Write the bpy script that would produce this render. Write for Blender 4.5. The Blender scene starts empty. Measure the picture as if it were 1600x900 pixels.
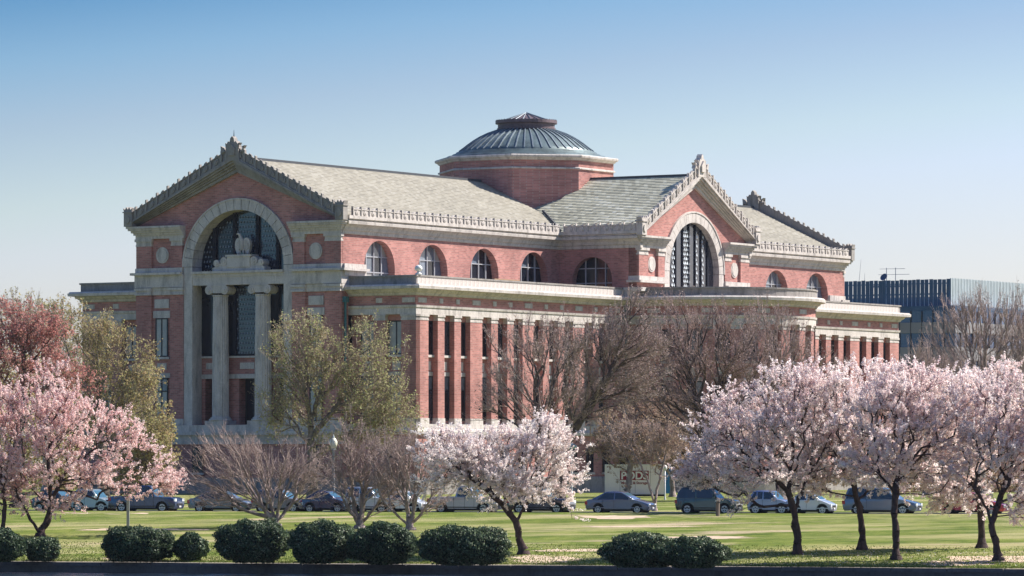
import bpy, bmesh, math, random
import numpy as np
from mathutils import Vector, Matrix
from mathutils.geometry import tessellate_polygon
random.seed(7); RNG = np.random.default_rng(11)
PI = math.pi
S = bpy.context.scene
COL = S.collection

# ---------------------------------------------------------------- camera
F_PX = 7190.0; CAM_H = 3.3; HOR = 723.0
cam = bpy.data.cameras.new('camera'); camo = bpy.data.objects.new('camera', cam); COL.objects.link(camo)
camo.location = (0, 0, CAM_H); camo.rotation_euler = (PI/2, 0, 0)
cam.sensor_width = 36; cam.lens = 36*F_PX/1600; cam.shift_y = (HOR-450)/1600
cam.clip_start = 1; cam.clip_end = 20000
S.camera = camo
# ---------------------------------------------------------------- sun and sky
SUN_EL = 43.0; SUN_X, SUN_Y = 0.938, 0.347       # towards the sun, in the ground plane
sl = bpy.data.lights.new('sun', 'SUN'); sl.energy = 5.0; sl.angle = math.radians(0.5); sl.color = (1.0, 0.94, 0.86)
so = bpy.data.objects.new('sun', sl); COL.objects.link(so)
ce = math.cos(math.radians(SUN_EL))
sd = Vector((SUN_X*ce, SUN_Y*ce, math.sin(math.radians(SUN_EL))))
so.rotation_euler = sd.to_track_quat('Z', 'Y').to_euler(); so.location = (80, 100, 120)
W = bpy.data.worlds.new('World'); S.world = W; W.use_nodes = True
nt = W.node_tree; nt.nodes.clear()
sky = nt.nodes.new('ShaderNodeTexSky'); sky.sky_type = 'NISHITA'; sky.sun_disc = False
sky.sun_elevation = math.radians(SUN_EL); sky.sun_rotation = math.atan2(SUN_X, SUN_Y); sky.air_density = 1.0; sky.dust_density = 0.6; sky.ozone_density = 2.0
tc = nt.nodes.new('ShaderNodeTexCoord'); sp = nt.nodes.new('ShaderNodeSeparateXYZ'); rp = nt.nodes.new('ShaderNodeValToRGB')
mp = nt.nodes.new('ShaderNodeMath'); mp.operation = 'MULTIPLY'; mp.inputs[1].default_value = 2.0
mx = nt.nodes.new('ShaderNodeMix'); mx.data_type = 'RGBA'; mx.blend_type = 'MULTIPLY'; mx.inputs[0].default_value = 1
bg = nt.nodes.new('ShaderNodeBackground'); bg.inputs[1].default_value = 0.1; wo = nt.nodes.new('ShaderNodeOutputWorld')
L = nt.links.new
ms = nt.nodes.new('ShaderNodeMath'); ms.operation = 'MULTIPLY_ADD'; ms.inputs[1].default_value = -.107   # paler towards the sun
L(tc.outputs['Generated'], sp.inputs[0]); L(sp.outputs[0], ms.inputs[0]); L(sp.outputs[2], ms.inputs[2]); L(ms.outputs[0], mp.inputs[0]); L(mp.outputs[0], rp.inputs[0])
L(sky.outputs[0], mx.inputs[6]); L(rp.outputs[0], mx.inputs[7]); L(mx.outputs[2], bg.inputs[0]); L(bg.outputs[0], wo.inputs[0])
SKY_RAMP = [(0.0, (0.781, 0.723, 0.836)), (0.068, (0.754, 0.71, 0.845)), (0.11, (0.72, 0.697, 0.853)), (0.132, (0.662, 0.671, 0.761)), (0.168, (0.506, 0.543, 0.674)), (0.196, (0.357, 0.477, 0.642)), (0.224, (0.196, 0.356, 0.546)), (0.5, (0.245, 0.42, 0.61)), (1.0, (0.46, 0.6, 0.84))]
cr = rp.color_ramp
while len(cr.elements) < len(SKY_RAMP): cr.elements.new(0.5)
for e, (p, c) in zip(cr.elements, SKY_RAMP): e.position = p; e.color = (*c, 1)
S.view_settings.view_transform = 'Standard'; S.view_settings.look = 'None'; S.view_settings.exposure = 0.90; S.view_settings.gamma = 1
S.cycles.max_bounces = 7; S.cycles.diffuse_bounces = 5; S.cycles.transparent_max_bounces = 4

HAZE = 0.00003
# ---------------------------------------------------------------- materials
def new_mat(name):
    m = bpy.data.materials.new(name); m.use_nodes = True
    return m, m.node_tree.nodes, m.node_tree.links.new, m.node_tree.nodes['Principled BSDF']
def noise(N, Lk, vec, scale, detail=3, rough=.6, mscale=None):
    if mscale:
        mm = N.new('ShaderNodeMapping'); mm.inputs['Scale'].default_value = mscale; Lk(vec, mm.inputs[0]); vec = mm.outputs[0]
    n = N.new('ShaderNodeTexNoise'); n.inputs['Scale'].default_value = scale; n.inputs['Detail'].default_value = detail; n.inputs['Roughness'].default_value = rough
    Lk(vec, n.inputs['Vector']); return n.outputs['Fac']
def ramp(N, Lk, fac, stops):
    r = N.new('ShaderNodeValToRGB'); Lk(fac, r.inputs[0]); c = r.color_ramp
    while len(c.elements) < len(stops): c.elements.new(.5)
    for e, (p, k) in zip(c.elements, stops): e.position = p; e.color = (*k, 1)
    return r.outputs[0]
def mixc(N, Lk, a, b, fac, mode='MIX'):
    m = N.new('ShaderNodeMix'); m.data_type = 'RGBA'; m.blend_type = mode
    if isinstance(fac, float): m.inputs[0].default_value = fac
    else: Lk(fac, m.inputs[0])
    for i, x in ((6, a), (7, b)):
        if isinstance(x, tuple): m.inputs[i].default_value = (*x, 1)
        else: Lk(x, m.inputs[i])
    return m.outputs[2]
def bump(N, Lk, h, b, strength=.4, dist=.05):
    k = N.new('ShaderNodeBump'); k.inputs['Strength'].default_value = strength; k.inputs['Distance'].default_value = dist
    Lk(h, k.inputs['Height']); Lk(k.outputs[0], b.inputs['Normal'])
def sc(c, k): return tuple(min(1, x*k) for x in c)
def mat_plain(name, c, rough=.8, var=.2, scale=2.0, metal=0, mscale=None, bmp=.0, spec=.3, coat=0):
    m, N, Lk, b = new_mat(name)
    v = N.new('ShaderNodeTexCoord').outputs['Object']
    n = noise(N, Lk, v, scale, 4, .65, mscale)
    Lk(ramp(N, Lk, n, [(.25, sc(c, 1-var)), (.75, sc(c, 1+var))]), b.inputs['Base Color'])
    b.inputs['Roughness'].default_value = rough; b.inputs['Metallic'].default_value = metal; b.inputs['Specular IOR Level'].default_value = spec
    if coat: b.inputs['Coat Weight'].default_value = coat
    if bmp: bump(N, Lk, noise(N, Lk, v, scale*6, 4), b, bmp)
    return m
def mat_stone(name, c, stain=.5):
    m, N, Lk, b = new_mat(name); v = N.new('ShaderNodeTexCoord').outputs['Object']
    base = ramp(N, Lk, noise(N, Lk, v, .9, 5, .7), [(.3, sc(c, .86)), (.7, sc(c, 1.12))])
    st = noise(N, Lk, v, 1.0, 5, .75, (1.6, 1.6, .35))
    f = ramp(N, Lk, st, [(.48, (0, 0, 0)), (.70, (stain,)*3)])
    c2 = mixc(N, Lk, base, sc(c, .42), f)
    fine = noise(N, Lk, v, 9, 3, .7)
    c3 = mixc(N, Lk, c2, ramp(N, Lk, fine, [(.3, (.80,)*3), (.7, (1.0,)*3)]), 1.0, 'MULTIPLY')
    Lk(c3, b.inputs['Base Color']); b.inputs['Roughness'].default_value = .88; b.inputs['Specular IOR Level'].default_value = .2
    bump(N, Lk, noise(N, Lk, v, 7, 4), b, .35, .04)
    return m
def mat_brick(name, c, mortar, ky=1.0):
    m, N, Lk, b = new_mat(name); v = N.new('ShaderNodeTexCoord').outputs['Object']
    sp = N.new('ShaderNodeSeparateXYZ'); Lk(v, sp.inputs[0]); ad = N.new('ShaderNodeMath'); ad.operation = 'MULTIPLY_ADD'; Lk(sp.outputs[1], ad.inputs[0]); ad.inputs[1].default_value = ky; Lk(sp.outputs[0], ad.inputs[2])
    cb = N.new('ShaderNodeCombineXYZ'); Lk(ad.outputs[0], cb.inputs[0]); Lk(sp.outputs[2], cb.inputs[1])
    bt = N.new('ShaderNodeTexBrick'); Lk(cb.outputs[0], bt.inputs['Vector'])
    bt.inputs['Scale'].default_value = 1; bt.inputs['Brick Width'].default_value = .44; bt.inputs['Row Height'].default_value = .15; bt.inputs['Mortar Size'].default_value = .018
    bt.inputs['Color1'].default_value = (*sc(c, .78), 1); bt.inputs['Color2'].default_value = (*sc(c, 1.2), 1); bt.inputs['Mortar'].default_value = (*mortar, 1)
    bt.inputs['Mortar Smooth'].default_value = .6
    big = noise(N, Lk, v, .35, 5, .7, (1, 1, .5))
    o = mixc(N, Lk, bt.outputs[0], ramp(N, Lk, big, [(.3, (.70, .66, .68)), (.7, (1.12, 1.10, 1.10))]), 1.0, 'MULTIPLY')
    st = noise(N, Lk, v, .8, 5, .8, (1.8, 1.8, .3))
    o = mixc(N, Lk, o, sc(mortar, .8), ramp(N, Lk, st, [(.56, (0, 0, 0)), (.78, (.45,)*3)]))
    Lk(o, b.inputs['Base Color']); b.inputs['Roughness'].default_value = .9; b.inputs['Specular IOR Level'].default_value = .15
    bump(N, Lk, bt.outputs['Fac'], b, -.3, .01)
    return m
def mat_slate(name, cols, axis):
    m, N, Lk, b = new_mat(name); v = N.new('ShaderNodeTexCoord').outputs['Object']
    sp = N.new('ShaderNodeSeparateXYZ'); Lk(v, sp.inputs[0])
    cb = N.new('ShaderNodeCombineXYZ'); Lk(sp.outputs[axis], cb.inputs[0]); Lk(sp.outputs[2], cb.inputs[1])
    bt = N.new('ShaderNodeTexBrick'); Lk(cb.outputs[0], bt.inputs['Vector'])
    bt.inputs['Scale'].default_value = 1; bt.inputs['Brick Width'].default_value = .42; bt.inputs['Row Height'].default_value = ROW; bt.inputs['Mortar Size'].default_value = .012
    bt.inputs['Color1'].default_value = (0, 0, 0, 1); bt.inputs['Color2'].default_value = (1, 1, 1, 1); bt.inputs['Mortar'].default_value = (.2, .2, .2, 1)
    bl = noise(N, Lk, v, .25, 5, .8, (.5, .5, 2.2))
    mx = mixc(N, Lk, bt.outputs[0], bl, .62)
    Lk(ramp(N, Lk, mx, [(.12, cols[0]), (.36, cols[1]), (.58, cols[2]), (.85, cols[3])]), b.inputs['Base Color'])
    b.inputs['Roughness'].default_value = .75; b.inputs['Specular IOR Level'].default_value = .3
    return m
def mat_leaf(name, stops, trans=.35, rough=.7):
    m, N, Lk, b = new_mat(name)
    a = N.new('ShaderNodeAttribute'); a.attribute_name = 'rnd'
    c = ramp(N, Lk, a.outputs['Fac'], stops)
    Lk(c, b.inputs['Base Color']); b.inputs['Roughness'].default_value = rough; b.inputs['Specular IOR Level'].default_value = .2
    t = N.new('ShaderNodeBsdfTranslucent'); Lk(c, t.inputs[0]); ms = N.new('ShaderNodeMixShader'); ms.inputs[0].default_value = trans
    Lk(b.outputs[0], ms.inputs[1]); Lk(t.outputs[0], ms.inputs[2]); Lk(ms.outputs[0], N['Material Output'].inputs[0])
    return m
def mat_glass(name, c, rough=.08, spec=.8, var=.3, sc_=.6):
    return mat_plain(name, c, rough, var, sc_, spec=spec)
ROW = 0.165
M = {}
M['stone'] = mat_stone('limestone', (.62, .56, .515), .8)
M['stone_dark'] = mat_stone('weathered_shaded_limestone', (.345, .315, .29), .8)
M['brick'] = mat_brick('red_brick', (.45, .205, .175), (.41, .30, .27))
M['brick_drum'] = mat_brick('drum_brick', (.43, .20, .17), (.41, .30, .27), .5)
M['slate_a'] = mat_slate('pale_slate', [(.17, .16, .135), (.27, .25, .205), (.33, .305, .25), (.42, .40, .35)], 0)
M['slate_b'] = mat_slate('green_grey_slate', [(.19, .18, .14), (.42, .405, .31), (.58, .56, .43), (.82, .81, .72)], 1)
M['copper'] = mat_plain('aged_copper', (.115, .155, .16), .45, .55, .8, metal=.35, mscale=(1, 1, .3), spec=.5)
M['copper_rib'] = mat_plain('copper_rib', (.20, .24, .27), .5, .3, 2, metal=.3)
M['copper_brown'] = mat_plain('brown_copper', (.15, .11, .12), .55, .35, 1.5, metal=.3)
M['iron'] = mat_plain('dark_bronze', (.018, .020, .030), .7, .3, 2, spec=.15)
M['frame'] = mat_plain('dark_window_frame', (.03, .032, .038), .5, .2, 2)
M['mullion'] = mat_plain('pale_window_bar', (.42, .42, .44), .5, .15, 2)
M['pane_sky'] = mat_glass('blue_grey_pane', (.15, .18, .225), .08, .8, .55, .5)
M['pane_pale'] = mat_glass('pane_with_blind', (.36, .35, .33), .25, .6, .35, .35)
M['pane_dark'] = mat_glass('dark_pane', (.012, .015, .024), .12, .5)
M['pane_dusk'] = mat_glass('dusky_pane', (.035, .042, .06), .1, .9, .4)
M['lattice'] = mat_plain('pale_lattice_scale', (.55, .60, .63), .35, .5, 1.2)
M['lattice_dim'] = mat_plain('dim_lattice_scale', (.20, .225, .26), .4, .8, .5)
M['drain'] = mat_plain('verdigris_pipe', (.06, .16, .17), .6, .3, 3)
M['lead'] = mat_plain('lead_flashing', (.06, .065, .075), .6, .2, 2)
M['roofing'] = mat_plain('terrace_roofing', (.22, .21, .20), .9, .15, 1)
M['concrete'] = mat_stone('seawall_concrete', (.15, .138, .135), .6)
M['asphalt'] = mat_plain('asphalt', (.05, .05, .052), .9, .15, 3)
M['kerb'] = mat_plain('kerb_concrete', (.35, .33, .30), .9, .15, 3)

# ---------------------------------------------------------------- mesh helpers
class MB:
    def __init__(s, T=None): s.v = []; s.f = []; s.T = T
    def add(s, vs, fs):
        n = len(s.v)
        s.v += [s.T(*p) for p in vs] if s.T else [tuple(p) for p in vs]
        s.f += [tuple(i+n for i in f) for f in fs]; return s
    def box(s, x0, x1, y0, y1, z0, z1):
        return s.add([(x0,y0,z0),(x1,y0,z0),(x1,y1,z0),(x0,y1,z0),(x0,y0,z1),(x1,y0,z1),(x1,y1,z1),(x0,y1,z1)],
                     [(0,3,2,1),(4,5,6,7),(0,1,5,4),(1,2,6,5),(2,3,7,6),(3,0,4,7)])
    def prism(s, poly, d0, d1, axis=1):                 # polygon in (a,z), extruded along the middle axis
        n = len(poly); P = lambda a, d, z: (a, d, z) if axis == 1 else ((d, a, z) if axis == 0 else (a, z, d))
        vs = [P(a, d0, z) for a, z in poly] + [P(a, d1, z) for a, z in poly]
        return s.add(vs, [tuple(range(n)), tuple(range(2*n-1, n-1, -1))] + [(i, i+n, (i+1) % n+n, (i+1) % n) for i in range(n)])
    def panel(s, outer, holes, d0, d1):                 # wall with holes, polygons in (a,z)
        loops = [outer]+holes; tri = tessellate_polygon([[Vector((a, z, 0)) for a, z in l] for l in loops])
        flat = [p for l in loops for p in l]; n = len(flat)
        vs = [(a, d0, z) for a, z in flat]+[(a, d1, z) for a, z in flat]
        fs = [tuple(t) for t in tri]+[tuple(i+n for i in reversed(t)) for t in tri]
        k = 0
        for l in loops:
            m = len(l)
            fs += [(k+i, k+(i+1) % m, k+(i+1) % m+n, k+i+n) for i in range(m)]; k += m
        return s.add(vs, fs)
    def tube(s, p0, p1, r0, r1=None, n=8):
        r1 = r0 if r1 is None else r1; a = Vector(p0); b = Vector(p1); q = (b-a).to_track_quat('Z', 'Y')
        vs = []
        for p, r in ((a, r0), (b, r1)):
            for i in range(n):
                w = q @ Vector((math.cos(2*PI*i/n)*r, math.sin(2*PI*i/n)*r, 0)); vs.append(tuple(p+w))
        return s.add(vs, [(i, (i+1) % n, (i+1) % n+n, i+n) for i in range(n)]+[tuple(reversed(range(n))), tuple(range(n, 2*n))])
    def lathe(s, prof, n=32, c=(0, 0, 0), wob=None):
        vs = []; fs = []; k = len(prof)
        for j in range(n):
            t = 2*PI*j/n; w = wob(j) if wob else 0
            for r, z in prof: vs.append((c[0]+math.cos(t)*(r+w), c[1]+math.sin(t)*(r+w), c[2]+z))
        for j in range(n):
            for i in range(k-1): fs.append((j*k+i, ((j+1) % n)*k+i, ((j+1) % n)*k+i+1, j*k+i+1))
        return s.add(vs, fs)
    def mould(s, path, prof, closed=True):              # sweep a closed profile (out, z) round a plan path
        n = len(path); k = len(prof); vs = []
        for i in range(n):
            p = Vector(path[i]); 
            a = Vector(path[i-1]) if (closed or i > 0) else None; b = Vector(path[(i+1) % n]) if (closed or i < n-1) else None
            ns = []
            for q0, q1 in ((a, p), (p, b)):
                if q0 is None or q1 is None: continue
                d = (q1-q0).normalized(); ns.append(Vector((d.y, -d.x)))
            m = sum(ns, Vector((0, 0))); m.normalize(); c = max(.3, m.dot(ns[0])); m = m/c
            vs += [(p.x+m.x*o, p.y+m.y*o, z) for o, z in prof]
        fs = []
        for i in range(n if closed else n-1):
            j = (i+1) % n
            fs += [(i*k+t, j*k+t, j*k+(t+1) % k, i*k+(t+1) % k) for t in range(k)]
        if not closed: fs += [tuple(range(k)), tuple((n-1)*k+t for t in reversed(range(k)))]
        return s.add(vs, fs)
    def mesh(s, name, mat, smooth=False, dz=0, fix=True):
        me = bpy.data.meshes.new(name); me.from_pydata([(x, y, z-dz) for x, y, z in s.v] if dz else s.v, [], s.f)
        if fix:
            bm = bmesh.new(); bm.from_mesh(me); bmesh.ops.recalc_face_normals(bm, faces=bm.faces); bm.to_mesh(me); bm.free()
        if smooth: me.shade_smooth()
        if mat: me.materials.append(mat)
        return me
    def build(s, name, mat, parent=None, smooth=False, dz=0, fix=True): return inst(name, s.mesh(name, mat, smooth, dz, fix), parent)
def inst(name, me, parent=None, loc=(0, 0, 0), rot=(0, 0, 0), scl=(1, 1, 1)):
    o = bpy.data.objects.new(name, me); COL.objects.link(o); o.location = loc; o.rotation_euler = rot; o.scale = scl
    if parent: o.parent = parent
    return o
def empty(name, loc, rz=0): return inst(name, None, None, loc, (0, 0, rz))
def tag(o, label=None, cat=None, group=None, kind=None):
    for k, v in (('label', label), ('category', cat), ('group', group), ('kind', kind)):
        if v: o[k] = v
    return o
def copy_tree(o, parent=None):
    c = o.copy(); COL.objects.link(c)
    if parent: c.parent = parent
    for ch in list(o.children): copy_tree(ch, c)
    return c
def quads_mesh(name, C, A, B, mat, rnd=None):             # many loose quads: centres C, half axes A, B  (n,3)
    n = len(C); v = np.empty((n, 4, 3), np.float32)
    v[:, 0] = C-A-B; v[:, 1] = C+A-B; v[:, 2] = C+A+B; v[:, 3] = C-A+B
    me = bpy.data.meshes.new(name); me.vertices.add(n*4); me.loops.add(n*4); me.polygons.add(n)
    me.vertices.foreach_set('co', v.ravel()); me.loops.foreach_set('vertex_index', np.arange(n*4, dtype=np.int32))
    me.polygons.foreach_set('loop_start', np.arange(0, n*4, 4, dtype=np.int32)); me.update(calc_edges=True)
    at = me.attributes.new('rnd', 'FLOAT', 'FACE'); at.data.foreach_set('value', (RNG.random(n) if rnd is None else rnd).astype(np.float32))
    me.materials.append(mat); return me
def frusta_mesh(name, segs, mat):                         # segs: list of (P0,P1,R0,R1,k) arrays
    VV = []; FF = []; off = 0
    for P0, P1, R0, R1, k in segs:
        n = len(P0)
        if not n: continue
        d = P1-P0; d /= np.linalg.norm(d, axis=1, keepdims=True)+1e-9
        ref = np.where(np.abs(d[:, 2:3]) < .9, np.array([[0, 0, 1.]]), np.array([[1., 0, 0]]))
        a = np.cross(d, ref); a /= np.linalg.norm(a, axis=1, keepdims=True)+1e-9; b = np.cross(d, a)
        t = np.arange(k)*2*PI/k; ring = a[:, None]*np.cos(t)[None, :, None]+b[:, None]*np.sin(t)[None, :, None]
        v = np.concatenate([P0[:, None]+ring*R0[:, None, None], P1[:, None]+ring*R1[:, None, None]], 1)
        VV.append(v.reshape(-1, 3)); i = np.arange(k); q = np.stack([i, (i+1) % k, (i+1) % k+k, i+k], 1)
        FF.append((q[None]+(np.arange(n)*2*k)[:, None, None]+off).reshape(-1, 4)); off += n*2*k
    V_ = np.concatenate(VV).astype(np.float32); Q = np.concatenate(FF).astype(np.int32); n = len(Q)
    me = bpy.data.meshes.new(name); me.vertices.add(len(V_)); me.loops.add(n*4); me.polygons.add(n)
    me.vertices.foreach_set('co', V_.ravel()); me.loops.foreach_set('vertex_index', Q.ravel())
    me.polygons.foreach_set('loop_start', np.arange(0, n*4, 4, dtype=np.int32)); me.update(calc_edges=True); me.shade_smooth()
    me.materials.append(mat); return me

# ---------------------------------------------------------------- places: the lawn rises from the channel to the road and the building
SK = 0.33
_s = [0, 248.4, 256, 270, 289, 294.85, 295.1, 302.5, 306, 372, 420, 9000]; _z = [-2.2, -2.2, -1.8, -1.13, -.10, .13, 0.0, 0.0, .06, .6, .6, .6]
def gz(x, y): return float(np.interp(y+SK*x, _s, _z))
def at(px, d, py=None):                                   # a spot on a sight line at distance d
    x = (px-800)*d/F_PX
    return Vector((x, d, CAM_H+(HOR-py)*d/F_PX if py is not None else gz(x, d)))
def spot(px, py):                                         # where a sight line meets the ground
    lo, hi = 235.0, 700.0
    for _ in range(40):
        m = (lo+hi)/2; p = at(px, m)
        if HOR+(CAM_H-p.z)*F_PX/m > py: lo = m
        else: hi = m
    return lo

mb = MB(); rows = [248.4, 250, 252, 254, 256, 259, 263, 267, 270, 275, 280, 285, 289, 291, 294.85, 295.1, 302.5, 306, 320, 340, 372, 400, 420, 600, 1200, 2400]
cols = [-1200, -600, -300] + list(range(-90, 91, 5)) + [300, 600, 1200]
for s in rows:
    for x in cols: mb.v.append((x, s-SK*x, gz(x, s-SK*x)))
nc = len(cols)
mb.f = [(i*nc+j, i*nc+j+1, (i+1)*nc+j+1, (i+1)*nc+j) for i in range(len(rows)-1) for j in range(nc-1)]
m, N, Lk, b = new_mat('lawn')
v = N.new('ShaderNodeTexCoord').outputs['Object']
g1 = ramp(N, Lk, noise(N, Lk, v, .55, 6, .75), [(.30, (.072, .118, .016)), (.5, (.145, .190, .033)), (.68, (.235, .255, .065))])
f1 = ramp(N, Lk, noise(N, Lk, v, .22, 7, .75, (.22, 1, 1)), [(.46, (0, 0, 0)), (.60, (.75,)*3)])
g1 = mixc(N, Lk, g1, ramp(N, Lk, noise(N, Lk, v, .9, 6, .8, (.3, 1.3, 1)), [(.35, (.55, .62, .5)), (.6, (1.15, 1.1, 1.1))]), 1.0, 'MULTIPLY')
g2 = mixc(N, Lk, g1, (.40, .355, .17), f1)
f2 = ramp(N, Lk, noise(N, Lk, v, .16, 6, .7, (.35, 1, 1)), [(.58, (0, 0, 0)), (.68, (.9,)*3)])
g3 = mixc(N, Lk, g2, (.47, .36, .25), f2)
Lk(g3, b.inputs['Base Color']); b.inputs['Roughness'].default_value = .95; b.inputs['Specular IOR Level'].default_value = .1
bump(N, Lk, noise(N, Lk, v, 5, 5, .8), b, .9, .12)
M['lawn'] = m
tag(mb.build('ground', M['lawn'], fix=False), kind='structure')
def strip(name, s0, s1, dz, mat, x0=-120, x1=120):
    m_ = MB(); k = list(range(x0, x1+1, 10))
    for x in k:
        for s in (s0, s1): m_.v.append((x, s-SK*x, gz(x, s-SK*x)+dz))
    m_.f = [(2*i, 2*i+2, 2*i+3, 2*i+1) for i in range(len(k)-1)]
    return m_.build(name, mat, fix=False)
tag(strip('road', 295.15, 302.0, .006, M['asphalt']), kind='structure')
for s0 in (302.05,):
    m_ = MB(); 
    for x in range(-120, 120, 10):
        y0 = s0-SK*x; y1 = s0-SK*(x+10); w = .22
        m_.add([(x, y0, -.2), (x+10, y1, -.2), (x+10, y1+w, -.2), (x, y0+w, -.2), (x, y0, .11), (x+10, y1, .11), (x+10, y1+w, .11), (x, y0+w, .11)],
               [(0, 3, 2, 1), (4, 5, 6, 7), (0, 1, 5, 4), (2, 3, 7, 6)])
    tag(m_.build('road_kerb', M['kerb'], fix=False), kind='structure')
# seawall: coping blocks over a rough face
sw = tag(empty('seawall', (0, 248.2, -3.2), math.atan2(-SK, 1)), 'low dark concrete seawall along the water in front of the lawn', 'seawall')
mb = MB(); mb.box(-110, 110, -.05, .7, -1.5, .76); mb.build('wall_face', M['concrete'], sw)
cop = MB(); cop.box(0, 2.96, -.14, .62, .76, .965); cme = cop.mesh('coping_stone', M['concrete'])
for i in range(-12, 13): inst('coping_stone', cme, sw, (i*3.0, 0, random.uniform(-.015, .015)))
mb = MB(); mb.box(-110, -36.02, -.14, .62, .76, .965); mb.box(39.02, 110, -.14, .62, .76, .965); mb.build('end_coping', M['concrete'], sw)
m, N, Lk, b = new_mat('channel_water'); v = N.new('ShaderNodeTexCoord').outputs['Object']
b.inputs['Base Color'].default_value = (.012, .02, .035, 1); b.inputs['Roughness'].default_value = .12
bump(N, Lk, noise(N, Lk, v, 1.3, 4, .6), b, .8, .25)
mb = MB(); mb.add([(-1200, -300, -2.78), (1200, -300, -2.78), (1200, 248.5-SK*1200, -2.78), (-1200, 248.5+SK*1200, -2.78)], [(0, 1, 2, 3)])
tag(mb.build('water', m, fix=False), kind='structure')

# ================================================================ the brick building, local frame: x along the sunny side, y along the front
BU = Vector((.5275, .8496)).normalized(); BANG = math.atan2(BU.y, BU.x); BP = ((650-800)*390/F_PX, 390.0); BZ = .55
def bw(u, v, z=0):
    return Vector((BP[0]+BU.x*u-BU.y*v, BP[1]+BU.y*u+BU.x*v, z))
B = tag(empty('museum_building', (BP[0], BP[1], BZ), BANG), 'grand red brick building with limestone trim, slate gable roofs and a copper dome', 'building')
def bb(mb_, name, mat, parent=None, smooth=False): return mb_.build(name, mat, parent or B, smooth, dz=(BZ if (parent is None or parent is B) else BZ))
UC, VC, LEN, WID = 45.0, 17.67, 89.7, 35.34
def mirror_u(u): return LEN-u
ARC = [(UC+10*math.cos(t), -3+10*math.sin(t)) for t in np.linspace(PI, 2*PI, 25)]
ARC = [(UC-10.0, -3)] + ARC[1:-1] + [(UC+10.0, -3)]
PATH = [(0, 6.9), (0, 0), (35, 0)] + ARC + [(55, 0), (LEN, 0), (LEN, WID), (0, WID), (0, 28.45)]
def loop(name, prof, mat, path=PATH, closed=False):
    return bb(MB().mould(path, prof, closed), name, M[mat])
# basement
loop('basement_wall', [(.12, -.4), (.12, 5.69), (-.6, 5.69), (-.6, -.4)], 'brick')
loop('plinth', [(.30, -.4), (.30, 1.95), (.22, 2.05), (.12, 2.05), (.0, -.4)], 'stone_dark')
loop('stone_ledge', [(.12, 5.69), (.40, 5.74), (.42, 5.98), (.24, 6.05), (.2, 6.15), (.12, 6.2), (.12, 6.60), (-.9, 6.60), (-.9, 5.69)], 'stone')
loop('terrace_wall', [(-.6, 6.6), (-.6, 15.9), (-1.1, 15.9), (-1.1, 6.6)], 'brick')
loop('architrave', [(.02, 15.92), (.02, 16.45), (.10, 16.5), (.14, 16.69), (-.9, 16.69), (-.9, 15.92)], 'stone')
loop('frieze', [(-.02, 16.69), (-.02, 17.52), (-.9, 17.52), (-.9, 16.69)], 'brick')
loop('cornice', [(-.02, 17.52), (.14, 17.56), (.20, 17.72), (.42, 17.86), (.50, 18.02), (.92, 18.06), (.95, 18.30), (.86, 18.36), (.80, 18.44), (-.5, 18.5), (-.5, 17.52)], 'stone')
loop('parapet', [(.10, 18.47), (.10, 19.08), (.20, 19.10), (.20, 19.24), (-.35, 19.24), (-.35, 18.47)], 'stone_dark')
mb = MB(); RP = PATH+[(1.5, 28.45), (1.5, 6.9)]; mb.v = [(x, y, 18.42) for x, y in RP]; mb.f = [tuple(range(len(RP)))]
bb(mb, 'terrace_roof', M['roofing'])
# parapet joints: thin upright slabs told apart along the sunlit parapet
slab = MB().box(0, .62, -.135, -.09, 18.49, 19.07).mesh('parapet_slab', M['stone'], dz=BZ)
for k in range(54): inst('parapet_slab', slab, B, (k*.645+.02, 0, 0))
for k in range(36): inst('parapet_slab', slab, B, (66.2+k*.645, 0, 0))

# piers, one kind with cap and base
def pier_meshes(w):
    sh = MB().box(0, w, 0, .62, 6.6, 15.42)
    cp = MB().box(-.03, w+.03, -.03, .62, 15.42, 15.55).box(0, w, 0, .62, 15.55, 15.74).box(-.07, w+.07, -.07, .62, 15.74, 15.92)
    bs = MB().box(-.05, w+.05, -.05, .62, 6.6, 7.1)
    return sh.mesh('pier', M['brick'], dz=BZ), cp.mesh('capital', M['stone'], dz=BZ), bs.mesh('pier_base', M['stone'], dz=BZ)
PM = {}
def pier(u, v, rot, w):
    if w not in PM: PM[w] = pier_meshes(w)
    a, c, d = PM[w]; p = inst('pier', a, B, (u, v, 0), (0, 0, rot)); inst('capital', c, p); inst('pier_base', d, p)
def win_meshes(w, z0, z1, kind, d=.60):
    h = z1-z0; t = .09
    fr = MB().box(0, w, d-.10, d+.02, z0, z0+t).box(0, w, d-.10, d+.02, z1-t, z1).box(0, t, d-.10, d+.02, z0+t, z1-t).box(w-t, w, d-.10, d+.02, z0+t, z1-t)
    fr.box(w/2-t/2, w/2+t/2, d-.10, d+.02, z0+t, z1-t)
    if h > 3.7: fr.box(t, w/2-t/2, d-.10, d+.02, z1-1.2, z1-1.1).box(w/2+t/2, w-t, d-.10, d+.02, z1-1.2, z1-1.1)
    zt = z1-1.15 if h > 3.7 else z1-t
    ps = [(t, w/2-t/2, z0+t, zt, kind), (w/2+t/2, w-t, z0+t, zt, kind)]
    if h > 3.7: ps += [(t, w/2-t/2, zt, z1-t, 'pane_sky'), (w/2+t/2, w-t, zt, z1-t, 'pane_sky')]
    return fr.mesh('window', M['frame'], dz=BZ), [MB().box(a, b_, d-.045, d+.02, c, e).mesh('pane', M[k_], dz=BZ) for a, b_, c, e, k_ in ps]
WM = {}
def window(u, v, rot, w, z0, z1, kind, d=.60):
    k = (w, z0, z1, kind, d)
    if k not in WM: WM[k] = win_meshes(*k)
    a, ps = WM[k]; o = inst('window', a, B, (u, v, 0), (0, 0, rot))
    for q in ps: inst('pane', q, o)
TM = {}
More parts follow.
